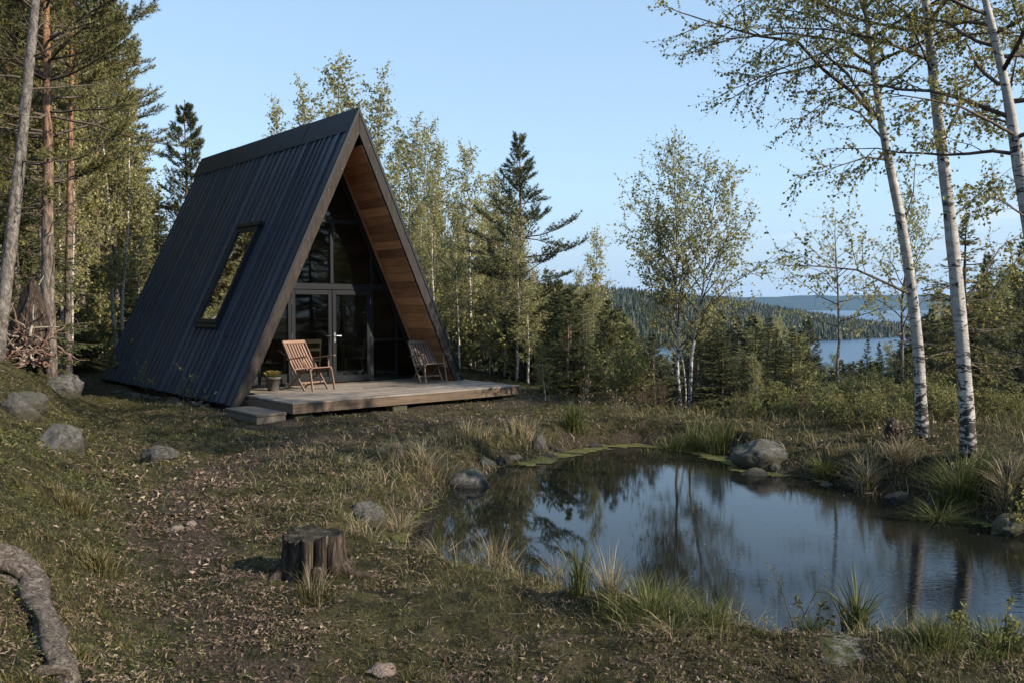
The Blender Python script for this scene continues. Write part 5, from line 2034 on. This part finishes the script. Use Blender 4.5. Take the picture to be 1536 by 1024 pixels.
turf_field(22000, 73, 'crest_grass', M['drygrass'], .10, .30, .007,
           lambda x, y, sd: np.clip((sd - .3) / .5, 0, 1) * np.clip((x - 1.0) / 2 + .2, 0, 1) * np.clip((y - 9.5) / 2, 0, 1),
           'ragged grass along the crest behind the pond',
           lambda x, y, r_, m: .42 * r_.random(m) ** 1.5 + .4 * fbm(x, y, .8, 3, 68), bend=(.2, .9), y0=9, y1=24)

turf_field(60000, 74, 'bank_sedge', M['lush'], .06, .20, .0048,
           lambda x, y, sd: np.clip(np.exp(-((sd - .22) / .30) ** 2), 0, 1) * np.clip(.25 + 1.5 * fbm(x, y, 1.4, 3, 175), 0, 1),
           'low tangled green sedge fringing the pond',
           lambda x, y, r_, m: .1 + .5 * r_.random(m) + (r_.random(m) < .12) * .4, bend=(.3, 1.3), y0=4.0, y1=18)
# little tussocks: blades fanning out of shared roots, so the turf has lumps and shade
r_ = np.random.default_rng(171)
x, y, sd = ground_points(r_, 17000, 2.6, 20)
kp = r_.random(len(x)) < np.clip(moss_patch(x + 3, y) * 1.2 - .7 * np.exp(-(path_d(x, y) / .45) ** 2), .04, 1)
x, y = x[kp], y[kp]
m0 = len(x)
tone0 = np.clip(.12 + .5 * r_.beta(1.6, 2.4, m0) + .35 * fbm(x, y, .7, 3, 172), 0, .9)
size0 = r_.uniform(.5, 1.15, m0) * np.interp(y, [3, 8, 20], [.9, 1.1, 1.7])
nb_ = 20
xx_, yy_ = np.repeat(x, nb_), np.repeat(y, nb_)
sz = np.repeat(size0, nb_)
az = r_.random(m0 * nb_) * 6.283
q_ = r_.random(m0 * nb_) * .032 * sz
px_, py_ = xx_ + np.cos(az) * q_, yy_ + np.sin(az) * q_
z = fine_z(px_, py_, np.repeat(pond_sd(x, y), nb_))
az = az + r_.normal(0, .5, len(az))
s2 = az + 1.57 + r_.normal(0, .5, len(az))
mb = MB().blades(np.stack([px_, py_, z - .006], 1), np.stack([np.cos(az), np.sin(az), 0 * az], 1), np.stack([np.cos(s2), np.sin(s2), 0 * az], 1), sz * r_.uniform(.03, .085, len(az)), .0042 * sz * r_.uniform(.7, 1.3, len(az)),
                 r_.uniform(.35, 1.2, len(az)), 0, np.clip(np.repeat(tone0, nb_) + r_.normal(0, .1, len(az)), 0, 1))
tag(mb.build('tussock_turf', M['turf']), 'small lumpy tussocks of olive grass all over the clearing', 'grass', kind='stuff')

# small heath leaves and moss shoots in clumps
x, y, sd = ground_points(rg, 130000, 2.6, 18)
cl = np.clip(fbm(x, y, 1.6, 4, 81) * 1.5 + .12, 0, 1) * np.clip(1 - 1.1 * np.exp(-(path_d(x, y) / .6) ** 2), 0, 1)
cl = np.maximum(cl, np.clip(.55 + fbm(x, y, 1.3, 3, 85), 0, 1) * smooth((np.interp(y, [4, 7, 10, 13], [-1.0, -2.3, -4.0, -6]) - x) / .8))
ok = rg.random(len(x)) < cl
x, y, sd, cl = x[ok], y[ok], sd[ok], cl[ok]
m = len(x)
z = fine_z(x, y, sd)
az = rg.random(m) * 6.283
hgt = rg.random(m) ** 1.3 * (.02 + .10 * cl)
el = rg.uniform(-.1, 1.1, m)
mb = MB()
mb.leaves(np.stack([x, y, z + hgt], 1), np.stack([np.cos(az) * np.cos(el), np.sin(az) * np.cos(el), np.sin(el)], 1), rg.normal(size=(m, 3)) * .5 + (0, 0, 1), rg.uniform(.012, .032, m) * np.clip(y / 5, .8, 2), .011 * np.clip(y / 5, .8, 2), 0,
          np.clip(.35 + rg.normal(0, .2, m) + .5 * fbm(x, y, 1.2, 3, 83), 0, 1))
tag(mb.build('heath_cover', M['herb']), 'low heath leaves and moss shoots in dark green patches', 'ground cover', kind='stuff')

# dead leaves: curled strips
def litter(n, seed, name, lo, hi, asp, keep, label, y1=20, hue=(1.7, 2.2), tilt=.28):
    r_ = np.random.default_rng(seed)
    x, y, sd = ground_points(r_, n, 2.6, y1)
    ok = r_.random(len(x)) < keep(x, y, sd)
    x, y, sd = x[ok], y[ok], sd[ok]
    m = len(x)
    z = fine_z(x, y, sd) + .004 + r_.random(m) * .016
    az = r_.random(m) * 6.283
    tl = np.abs(r_.normal(0, tilt, m))
    d = np.stack([np.cos(az) * np.cos(tl), np.sin(az) * np.cos(tl), np.sin(tl)], 1)
    n_ = unit(r_.normal(0, .45, (m, 3)) + (0, 0, 1))
    s_ = unit(np.cross(d, n_))
    n_ = np.cross(s_, d)
    ln = (r_.uniform(lo, hi, m) * np.clip(y / 6, .85, 1.7))[:, None]
    wd = ln * r_.uniform(*asp, m)[:, None]
    cu = r_.uniform(-.1, .5, m)[:, None]
    p = np.stack([x, y, z], 1)
    bend = s_ * (r_.normal(0, .35, m)[:, None]) * ln
    a0 = p - d * ln * .5
    a1 = p + n_ * ln * cu * .22 + bend * .35
    a2 = p + d * ln * .5 + n_ * ln * r_.uniform(-.1, .35, m)[:, None] * .4
    up = n_ * wd * r_.uniform(.05, .45, m)[:, None]
    v = np.stack([a0, a1 - s_ * wd * .5 + up, a1, a1 + s_ * wd * .5 + up, a2], 1)
    b = np.arange(m)[:, None] * 5
    t = np.concatenate([b + np.array([[0, 2, 1]]), b + np.array([[0, 3, 2]]), b + np.array([[1, 2, 4]]), b + np.array([[2, 3, 4]])])
    mb = MB().add(v.reshape(-1, 3), None, t, 0, np.repeat(np.clip(r_.beta(*hue, m), 0, 1), 5))
    return tag(mb.build(name, M['litter']), label, 'leaves', kind='stuff')


litter(95000, 91, 'dead_leaves', .014, .052, (.2, .6), lambda x, y, sd: np.clip(fbm(x, y, 2.2, 3, 93) * 2.2 + .35, .06, 1) * np.clip(.16 + .75 * np.exp(-(path_d(x, y) / .75) ** 2) + .5 * np.clip(fbm(x, y, .8, 3, 92), -.2, 1) + .35 * (y < 4.6), 0, 1),
       'curled tan and brown dead leaves strewn over the clearing')
litter(260000, 96, 'leaf_mould', .014, .055, (.10, .45), lambda x, y, sd: np.clip((.12 + 1.5 * fbm(x, y, 1.7, 4, 195) + .45 * np.exp(-(path_d(x, y) / .7) ** 2) + .35 * (y < 5.2)) * np.interp(y, [3, 6, 10], [1, .8, .5]), .02, 1),
       'matted brown leaf mould, stalks and bark crumbs covering the bare soil', 16, (1.3, 4.2), .5)
litter(26000, 94, 'dead_stalks', .035, .10, (.045, .10), lambda x, y, sd: np.clip(.35 + .5 * fbm(x, y, 1.0, 3, 95), .1, 1), 'pale dead grass stalks lying flat over the turf')
x, y, sd = ground_points(rg, 1100, 2.6, 18)
m = len(x)
z = fine_z(x, y, sd) + .012
az = rg.random(m) * 6.283
l_ = rg.uniform(.05, .22, m)[:, None] * np.array([[1, 1, 1.]])
p0 = np.stack([x, y, z], 1)
d = np.stack([np.cos(az), np.sin(az), rg.normal(0, .12, m)], 1)
mb = MB()
mid = p0 + d * l_ * .5 + rg.normal(0, .01, (m, 3))
d2 = unit(d + rg.normal(0, .4, (m, 3)) * (1, 1, .3))
mb.prisms(p0, mid, .0028, .0024)
mb.prisms(mid, mid + d2 * l_ * .5, .0024, .001)
tag(mb.build('fallen_twigs', M['twig']), 'thin fallen twigs scattered over turf and path', 'twigs', kind='stuff')

# leaves and specks drifting on the pond
r_ = np.random.default_rng(131)
x, y = r_.uniform(-1.5, 7, 5200), r_.uniform(5, 15, 5200)
sd = pond_sd(x, y)
ok = (sd < -.03) & (r_.random(5200) < np.clip(.05 + .9 * np.exp(sd / .22), 0, 1))
x, y = x[ok], y[ok]
m = len(x)
az = r_.random(m) * 6.283
mb = MB()
mb.leaves(np.stack([x, y, np.full(m, ZW + .004)], 1), np.stack([np.cos(az), np.sin(az), 0 * az], 1), np.tile([0, 0, 1.], (m, 1)), r_.uniform(.012, .034, m), r_.uniform(.008, .018, m), 0, r_.beta(1.5, 2, m))
tag(mb.build('floating_leaves', M['litter']), 'little brown leaves drifting on the pond near its banks', 'leaves', kind='stuff')

# floating moss at the far and eastern water edge
gxx, gyy = np.meshgrid(np.arange(-1.2, 6.2, .035), np.arange(8.2, 15.5, .035))
sdd = pond_sd(gxx.ravel(), gyy.ravel()).reshape(gxx.shape)
reach = np.clip(np.interp(gxx, [-1.2, -.2, .6, 1.6, 3.4, 3.6, 4.2, 6], [-.4, -.1, .26, .26, .24, .12, -.25, -.4]) * np.clip((gyy - 9.2) / 2.5, 0, 1) + fbm(gxx, gyy, 1.5, 4, 97) * .18 + fbm(gxx, gyy, 9, 3, 99) * .14, -1, 2)
keepm = (sdd < .15) & (-sdd < reach)
zz_ = ZW + .006 + .03 * np.clip(fbm(gxx, gyy, 4, 3, 98), 0, 1) * np.clip((reach + sdd) / .3, 0, 1)
ids = np.full(gxx.shape, -1)
cell = keepm[:-1, :-1] & keepm[1:, :-1] & keepm[:-1, 1:] & keepm[1:, 1:]
W_ = gxx.shape[1]
base_i = np.arange(gxx.size).reshape(gxx.shape)
q = np.stack([base_i[:-1, :-1][cell], base_i[:-1, 1:][cell], base_i[1:, 1:][cell], base_i[1:, :-1][cell]], -1)
used_, inv = np.unique(q, return_inverse=True)
v = np.stack([gxx.ravel(), gyy.ravel(), zz_.ravel()], 1)[used_]
mb = MB().add(v, inv.reshape(-1, 4))
tag(mb.build('pond_moss', M['algae'], None, True), 'yellow green moss mat floating along the far water edge', 'moss', kind='stuff')

# ================================================================== GRASS TUFTS, WEEDS, SAPLINGS
def tuft(u, v, wpx, hpx, n, mat, label, group=None, seed=0, bend=(.1, .7), wid=.006, spread=.5, p=None, name='grass_tuft'):
    p = ground_pt(u, v) if p is None else p
    s = p[1] / F_PX
    r_ = np.random.default_rng(seed + int(u))
    rad = wpx * s / 2 * spread
    H = hpx * s
    a, q_ = r_.random(n) * 6.283, np.minimum(np.abs(r_.normal(0, .58, n)), 1.15) * rad
    bx_, by_ = np.cos(a) * q_, np.sin(a) * q_
    bz_ = height(p[0] + bx_, p[1] + by_)
    bz_ = np.where(bz_ < ZW - .25, ZW - .25, bz_) - p[2] - .01
    az = a + r_.normal(0, .6, n)
    d = np.stack([np.cos(az), np.sin(az), np.zeros(n)], 1)
    s2 = r_.random(n) * 6.283
    mb = MB().blades(np.stack([bx_, by_, bz_], 1), d, np.stack([np.cos(s2), np.sin(s2), np.zeros(n)], 1), H * 1.4 * r_.uniform(.35, 1.12, n) * np.exp(-.4 * (q_ / rad) ** 2), wid * r_.uniform(.6, 1.2, n), r_.uniform(*bend, n), 0, np.clip(np.where(r_.random(n) < .14, .85 + .15 * r_.random(n), r_.beta(2, 3, n)), 0, 1))
    o = mb.build(name, mat)
    o.location = [float(c) for c in p]
    return tag(o, label, 'grass tuft' if name == 'grass_tuft' else 'plant', group)


tuft(862, 641, 62, 36, 260, M['lush'], 'bright green tuft standing alone on the bank past the deck corner', wid=.012)
for j, (u, v, w_, h_) in enumerate(((975, 681, 60, 26), (1010, 679, 64, 34), (1045, 679, 54, 36), (1078, 682, 50, 40))):
    tuft(u, v - 4, w_, h_, 300, M['lush'], 'lush green sedge clump in the row on the far mossy shore', 'sedge clumps on the far shore', j, wid=.011, spread=.9)
tuft(868, 893, 70, 74, 120, M['lush'], 'tall upright sedge tuft at the near water edge', None, 3, wid=.007, bend=(.05, .4))
tuft(838, 862, 60, 60, 110, M['drygrass'], 'thin dry sedge beside the tall upright tuft', None, 3, wid=.004, bend=(.1, .6))
tuft(915, 915, 80, 84, 200, M['drygrass'], 'brownish grass between the tall tuft and the broad sedge clump', None, 4, wid=.005, bend=(.1, .6))
tuft(980, 935, 190, 66, 800, M['lush'], 'broadest sedge clump, yellow green, on the near bank', None, 5, wid=.006, bend=(.15, .95), spread=.85)
tuft(1060, 945, 110, 60, 300, M['lush'], 'ragged sedge running from the broadest clump into the water', None, 6, wid=.006, bend=(.15, .9), spread=.8)
tuft(1010, 955, 150, 46, 380, M['drygrass'], 'straw coloured dead grass skirting the broadest sedge clump', None, 7, wid=.0055, bend=(.6, 1.4), spread=.9)
tuft(1284, 945, 96, 88, 130, M['lush'], 'bright broad bladed sedge in the water behind the outcrop', None, 8, wid=.013, bend=(.1, .7), spread=.35)
tuft(1215, 950, 120, 34, 260, M['lush'], 'low green grass beside the mossy outcrop top', None, 9, wid=.005)
tuft(1400, 968, 200, 44, 500, M['lush'], 'low green weeds on the near bank past the outcrop', None, 10, wid=.007, spread=.7)
tuft(1500, 985, 170, 48, 420, M['lush'], 'dense green weeds on the near bank at the corner', None, 11, wid=.010, spread=1, bend=(.3, 1.1))
tuft(1440, 752, 110, 66, 700, M['lush'], 'biggest dark tussock under the thickest white birch', None, 12, wid=.009, bend=(.3, 1.2), spread=.6)
tuft(1408, 778, 84, 52, 420, M['lush'], 'dark tussock drooping into the water by the pale grey rock', None, 13, wid=.009, bend=(.5, 1.4), spread=.5)
tuft(1238, 716, 60, 40, 300, M['lush'], 'green tussock beside the largest boulder', None, 14, wid=.010, bend=(.3, 1.1))
tuft(1300, 728, 56, 48, 280, M['drygrass'], 'olive tussock on the mossy low stone', None, 15, wid=.009, bend=(.3, 1.1))
tuft(1510, 742, 90, 50, 400, M['drygrass'], 'tan tussock on the eastern bank beyond the biggest one', None, 16, wid=.008, bend=(.3, 1.1))
tuft(1350, 690, 90, 36, 320, M['drygrass'], 'low tan tussock on the bank before the bending birch', None, 17, wid=.009, bend=(.3, 1.1))
tuft(660, 828, 110, 46, 260, M['drygrass'], 'dry bent grass at the western corner of the near shore', None, 18, wid=.004, bend=(.3, 1.2))
tuft(745, 856, 130, 66, 300, M['drygrass'], 'long dry stalks leaning over the near shore before the pine reflection', None, 19, wid=.0042, bend=(.1, .9))
tuft(600, 800, 90, 44, 260, M['drygrass'], 'pale straggly grass over the dark western tip of the pond', None, 20, wid=.005, bend=(.4, 1.4))
tuft(588, 690, 60, 36, 160, M['drygrass'], 'pale upright dry tuft behind the weathered stone', None, 21, wid=.007, bend=(.1, .6))
tuft(468, 898, 110, 46, 170, M['turf'], 'green grass growing at the foot of the stump', None, 22, wid=.005, bend=(.1, .8), spread=.7)
tuft(110, 760, 200, 20, 700, M['turf'], 'greenest grass clump high on the mossy slope', None, 23, wid=.006, spread=.4)
tuft(150, 850, 180, 22, 520, M['turf'], 'dark green grass clump beside the gnarled root', None, 24, wid=.006, spread=.5)
tuft(30, 880, 90, 24, 260, M['drygrass'], 'dry grass growing up against the gnarled root', None, 28, wid=.005, bend=(.3, 1.2), spread=.7)
tuft(120, 985, 90, 22, 220, M['turf'], 'small green grass clump at the buried end of the gnarled root', None, 29, wid=.005, bend=(.3, 1.2), spread=.6)
tuft(700, 660, 110, 30, 420, M['drygrass'], 'olive grass mound between deck and pond stones', None, 25, wid=.008, spread=.9)
tuft(640, 700, 130, 44, 520, M['drygrass'], 'browned long grass over the bank by the pond stones', None, 26, wid=.007, spread=.9, bend=(.4, 1.3))
tuft(790, 655, 90, 28, 380, M['drygrass'], 'grassy lip above the angular stone', None, 27, wid=.009, spread=.9)


def weed(u, v, hpx, seed, label, n=4, lf=.03, leafm='leaf_bush', name='weed', spread=.35, leaves_n=9, fork=3):
    p = ground_pt(u, v)
    H = hpx * p[1] / F_PX
    r_ = np.random.default_rng(seed)
    t = tag(empty(name, p), label, 'plant' if name == 'weed' else 'sapling')
    sb, lb = MB(), MB()
    for i in range(n):
        az = r_.random() * 6.283
        P_ = mk_path((r_.normal(0, .02), r_.normal(0, .02), -.03), (math.cos(az) * spread, math.sin(az) * spread, 1), H * r_.uniform(.6, 1.05), 7, r_, .13, .1)
        w0 = .0016 + .0022 * H
        sb.tube(P_, np.linspace(w0 * 1.6, w0 * .6, 8), 5)
        ends = [P_]
        for j in range(fork):
            a = lerp_path(P_, r_.uniform(.3, .9))
            Q_ = mk_path(a, unit(P_[-1] - P_[0]) + r_.normal(0, .6, 3), H * r_.uniform(.15, .38), 4, r_, .2, .2)
            sb.tube(Q_, np.linspace(w0 * .8, w0 * .4, 5), 4)
            ends.append(Q_)
        for Q_ in ends:
            pp = np.array([lerp_path(Q_, x_) for x_ in r_.uniform(.35, 1, leaves_n)] + [Q_[-1]] * 3)
            lb.leaves(pp, r_.normal(size=(len(pp), 3)) * .7 + (0, 0, .5), r_.normal(size=(len(pp), 3)), lf * r_.uniform(.6, 1.2, len(pp)), lf * .6, 0, r_.random(len(pp)))
    sb.build('stem', M['twig'], t, True)
    lb.build('foliage', M[leafm], t)
    return t


weed(1192, 948, 106, 1, 'thin forked weed with buds rising before the open water', 2, .018, spread=.5, leaves_n=4)
weed(1225, 945, 72, 2, 'leafy weed stem between the forked weed and bright sedge', 3, .028, leafm='herb')
weed(1432, 972, 70, 3, 'sprouting yellowish weed on the near bank past the bright sedge', 3, .035)
weed(1505, 985, 110, 4, 'tall branching weed on the near bank at the corner', 5, .03, leaves_n=6)
weed(1515, 800, 70, 5, 'leafy green weed overhanging the eastern bank', 4, .04)
weed(178, 574, 66, 6, 'leafy green sapling against the back corner of the black cabin', 5, .09, name='sapling', leaves_n=12, fork=5)
weed(222, 594, 66, 7, 'single upright dry sapling before the black cabin wall', 2, .05, 'leaf_bush', 'sapling', .12, 8, 5)
weed(282, 604, 62, 8, 'crooked budding sapling amid rubble by the cabin wall', 3, .045, 'leaf_bush', 'sapling', .4, 5, 4)
weed(312, 608, 34, 9, 'low twisted brown sapling near the cabin corner', 4, .045, 'litter', 'sapling', .8, 5, 3)
weed(342, 606, 22, 10, 'tiny dry sapling at the cabin corner by the step', 4, .04, 'litter', 'sapling', .9, 4, 2)
weed(868, 618, 60, 11, 'pale arching dead weed beyond the bright green tuft', 4, .03, 'litter', spread=.7, leaves_n=3)
weed(935, 632, 54, 12, 'straw coloured weed stalks on the crest near the birches', 6, .03, 'litter', spread=.5, leaves_n=3)
weed(1335, 680, 62, 13, 'dead brown weed by a small rotten snag on the crest', 4, .03, 'litter', spread=.4, leaves_n=4)

# rotten snag on the crest and the brushwood heap by the wood edge
p = ground_pt(1342, 668)
mb = MB()
lump = 1 + .25 * np.random.default_rng(6).normal(size=(7, 14))
mb.tube([(0, 0, -.1), (0, 0, .02), (.01, 0, .1), (.0, .01, .18), (-.02, 0, .26), (-.03, .0, .32), (-.035, 0, .36)], [.17, .13, .11, .10, .085, .05, .012], 14, lump=lump)
o = tag(mb.build('snag', M['stump'], None, True), 'small rotten brown snag on the crest beside the bending birch', 'snag')
o.location = [float(c) for c in p]
p = ground_pt(30, 546)
heap = tag(empty('brush_pile', p), 'reddish heap of broken branches between the trunks at the wood edge', 'brushwood')
r_ = np.random.default_rng(9)
mb, m2 = MB(), MB()
for i in range(90):
    c = np.array([r_.normal(0, .30), r_.normal(0, .3), 0])
    c[2] = abs(r_.normal(0, .42)) * max(.2, 1 - abs(c[0]))
    L = r_.uniform(.4, 1.1)
    P_ = mk_path(c, r_.normal(size=3) * (1, .8, .9) + (0, 0, .2), L, 6, r_, .28, -.2)
    P_[:, 2] = np.maximum(P_[:, 2], -.03)
    (mb if i % 3 else m2).tube(P_, np.linspace(r_.uniform(.012, .035), .006, 7), 6)
mb.build('branches', M['redtwig'], heap, True)
m2.build('twigs', M['paletwig'], heap, True)
mb = MB()
lump = 1 + .3 * r_.normal(size=(8, 16))
mb.tube([(.05, .25, -.1), (.06, .25, .3), (.08, .25, .7), (.1, .22, 1.0), (.12, .2, 1.25), (.13, .2, 1.4), (.14, .2, 1.5), (.14, .2, 1.55)], [.26, .25, .22, .18, .13, .08, .04, .01], 16, lump=lump)
mb.build('rootstock', M['stump'], heap, True)

# ================================================================== HAZE
mb = MB()
mb.bx(-9300, 9300, -150, 9600, -34, 200)
o = mb.build('haze', [], None)
k = NT('thin_air')
k.t.nodes.remove(k.b)
vol = k.n('ShaderNodeVolumePrincipled')
vol.inputs['Color'].default_value = (.36, .60, 1.0, 1)
vol.inputs['Density'].default_value = HAZE
vol.inputs['Anisotropy'].default_value = .2
k.l(vol.outputs[0], k.out.inputs['Volume'])
o.data.materials.append(k.m)
tag(o, kind='stuff', label='thin blue haze of the air over lake and far hills', cat='haze')

# ================================================================== SKY, SUN, CAMERA
world = bpy.data.worlds.new("World")
scene.world = world
world.use_nodes = True
nt = world.node_tree
bg = nt.nodes['Background']
sky = nt.nodes.new('ShaderNodeTexSky')
sky.sky_type = 'NISHITA'
sky.sun_disc = False
sky.sun_elevation = R(SUN_EL)
sky.sun_rotation = math.atan2(SUN_D[0], SUN_D[1])
sky.altitude = 200
sky.air_density = 1.0
sky.dust_density = .15
sky.ozone_density = 2.0
# faint streaks of thin cloud low over the horizon
tc = nt.nodes.new('ShaderNodeTexCoord')
mp = nt.nodes.new('ShaderNodeMapping')
mp.inputs['Scale'].default_value = (7, 7, 30)
nz = nt.nodes.new('ShaderNodeTexNoise')
nz.inputs['Scale'].default_value = 1.0
nz.inputs['Detail'].default_value = 6
nt.links.new(tc.outputs['Generated'], mp.inputs['Vector'])
nt.links.new(mp.outputs['Vector'], nz.inputs['Vector'])
cr = nt.nodes.new('ShaderNodeValToRGB')
cr.color_ramp.elements[0].position, cr.color_ramp.elements[0].color = .56, (0, 0, 0, 1)
cr.color_ramp.elements[1].position, cr.color_ramp.elements[1].color = .72, (1, 1, 1, 1)
nt.links.new(nz.outputs['Fac'], cr.inputs['Fac'])
sx = nt.nodes.new('ShaderNodeSeparateXYZ')
nt.links.new(tc.outputs['Generated'], sx.inputs[0])
bd = nt.nodes.new('ShaderNodeValToRGB')
e = bd.color_ramp.elements
e[0].position, e[0].color = .015, (0, 0, 0, 1)
e[1].position, e[1].color = .04, (1, 1, 1, 1)
e.new(.07).color = (.8, .8, .8, 1)
e.new(.13).color = (0, 0, 0, 1)
nt.links.new(sx.outputs['Z'], bd.inputs['Fac'])
mu = nt.nodes.new('ShaderNodeMath')
mu.operation = 'MULTIPLY'
nt.links.new(cr.outputs['Color'], mu.inputs[0])
nt.links.new(bd.outputs['Color'], mu.inputs[1])
mu2 = nt.nodes.new('ShaderNodeMath')
mu2.operation = 'MULTIPLY'
mu2.inputs[1].default_value = .55
nt.links.new(mu.outputs[0], mu2.inputs[0])
mxs = nt.nodes.new('ShaderNodeMix')
mxs.data_type = 'RGBA'
mxs.inputs[7].default_value = (3.7, 3.7, 3.9, 1)
nt.links.new(mu2.outputs[0], mxs.inputs[0])
gm = nt.nodes.new('ShaderNodeGamma')      # evens the brightness of the sky dome out, as a thin high veil does
gm.inputs['Gamma'].default_value = .4
nt.links.new(sky.outputs[0], gm.inputs['Color'])
ml = nt.nodes.new('ShaderNodeMix')
ml.data_type, ml.blend_type = 'RGBA', 'MULTIPLY'
ml.inputs[0].default_value = 1.0
ml.inputs[7].default_value = (1.36, 1.68, 1.97, 1)
nt.links.new(gm.outputs[0], ml.inputs[6])
hz_r = nt.nodes.new('ShaderNodeValToRGB')
hz_r.color_ramp.elements[0].position, hz_r.color_ramp.elements[0].color = .0, (.85, .85, .85, 1)
hz_r.color_ramp.elements[1].position, hz_r.color_ramp.elements[1].color = .16, (0, 0, 0, 1)
hz_r.color_ramp.interpolation = 'EASE'
nt.links.new(sx.outputs['Z'], hz_r.inputs['Fac'])
veil = nt.nodes.new('ShaderNodeMix')
veil.data_type = 'RGBA'
veil.inputs[7].default_value = (1.82, 2.36, 2.90, 1)
nt.links.new(hz_r.outputs['Color'], veil.inputs[0])
nt.links.new(ml.outputs[2], veil.inputs[6])
hi = nt.nodes.new('ShaderNodeMapRange')      # sky above the view brightened, an added fill for the shaded places
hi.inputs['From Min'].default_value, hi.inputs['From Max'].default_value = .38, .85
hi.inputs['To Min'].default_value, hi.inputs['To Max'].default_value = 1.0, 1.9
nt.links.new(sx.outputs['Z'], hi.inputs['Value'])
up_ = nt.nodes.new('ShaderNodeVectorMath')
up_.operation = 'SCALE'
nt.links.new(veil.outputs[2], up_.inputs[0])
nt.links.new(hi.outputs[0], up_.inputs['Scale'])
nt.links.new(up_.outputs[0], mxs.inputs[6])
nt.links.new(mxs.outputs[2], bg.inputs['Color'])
bg.inputs['Strength'].default_value = SKY_S

ld = bpy.data.lights.new('sun', 'SUN')
ld.energy = SUN_S
ld.angle = R(.6)
ld.color = (1.0, .90, .77)
lo = bpy.data.objects.new('sun', ld)
COL.objects.link(lo)
ce = math.cos(R(SUN_EL))
dirv = Vector((SUN_D[0] * ce, SUN_D[1] * ce, math.sin(R(SUN_EL))))
lo.rotation_euler = dirv.to_track_quat('Z', 'Y').to_euler()

cd = bpy.data.cameras.new('camera')
cd.sensor_width = 36
cd.lens = F_PX / 1536 * 36
cd.clip_start, cd.clip_end = .1, 30000
co = bpy.data.objects.new('camera', cd)
COL.objects.link(co)
co.location = (0, 0, CAMZ)
co.rotation_euler = (math.pi / 2 - PITCH, 0, 0)
scene.camera = co
scene.render.resolution_x, scene.render.resolution_y = 1024, 682
scene.view_settings.view_transform = 'Standard'
scene.view_settings.look = 'None'
scene.view_settings.exposure = EXPO
scene.view_settings.gamma = 1
scene.cycles.max_bounces = 6
scene.cycles.diffuse_bounces = 3
scene.cycles.glossy_bounces = 3
scene.cycles.transmission_bounces = 4
scene.cycles.transparent_max_bounces = 12
scene.cycles.volume_bounces = 0
scene.cycles.use_denoising = True
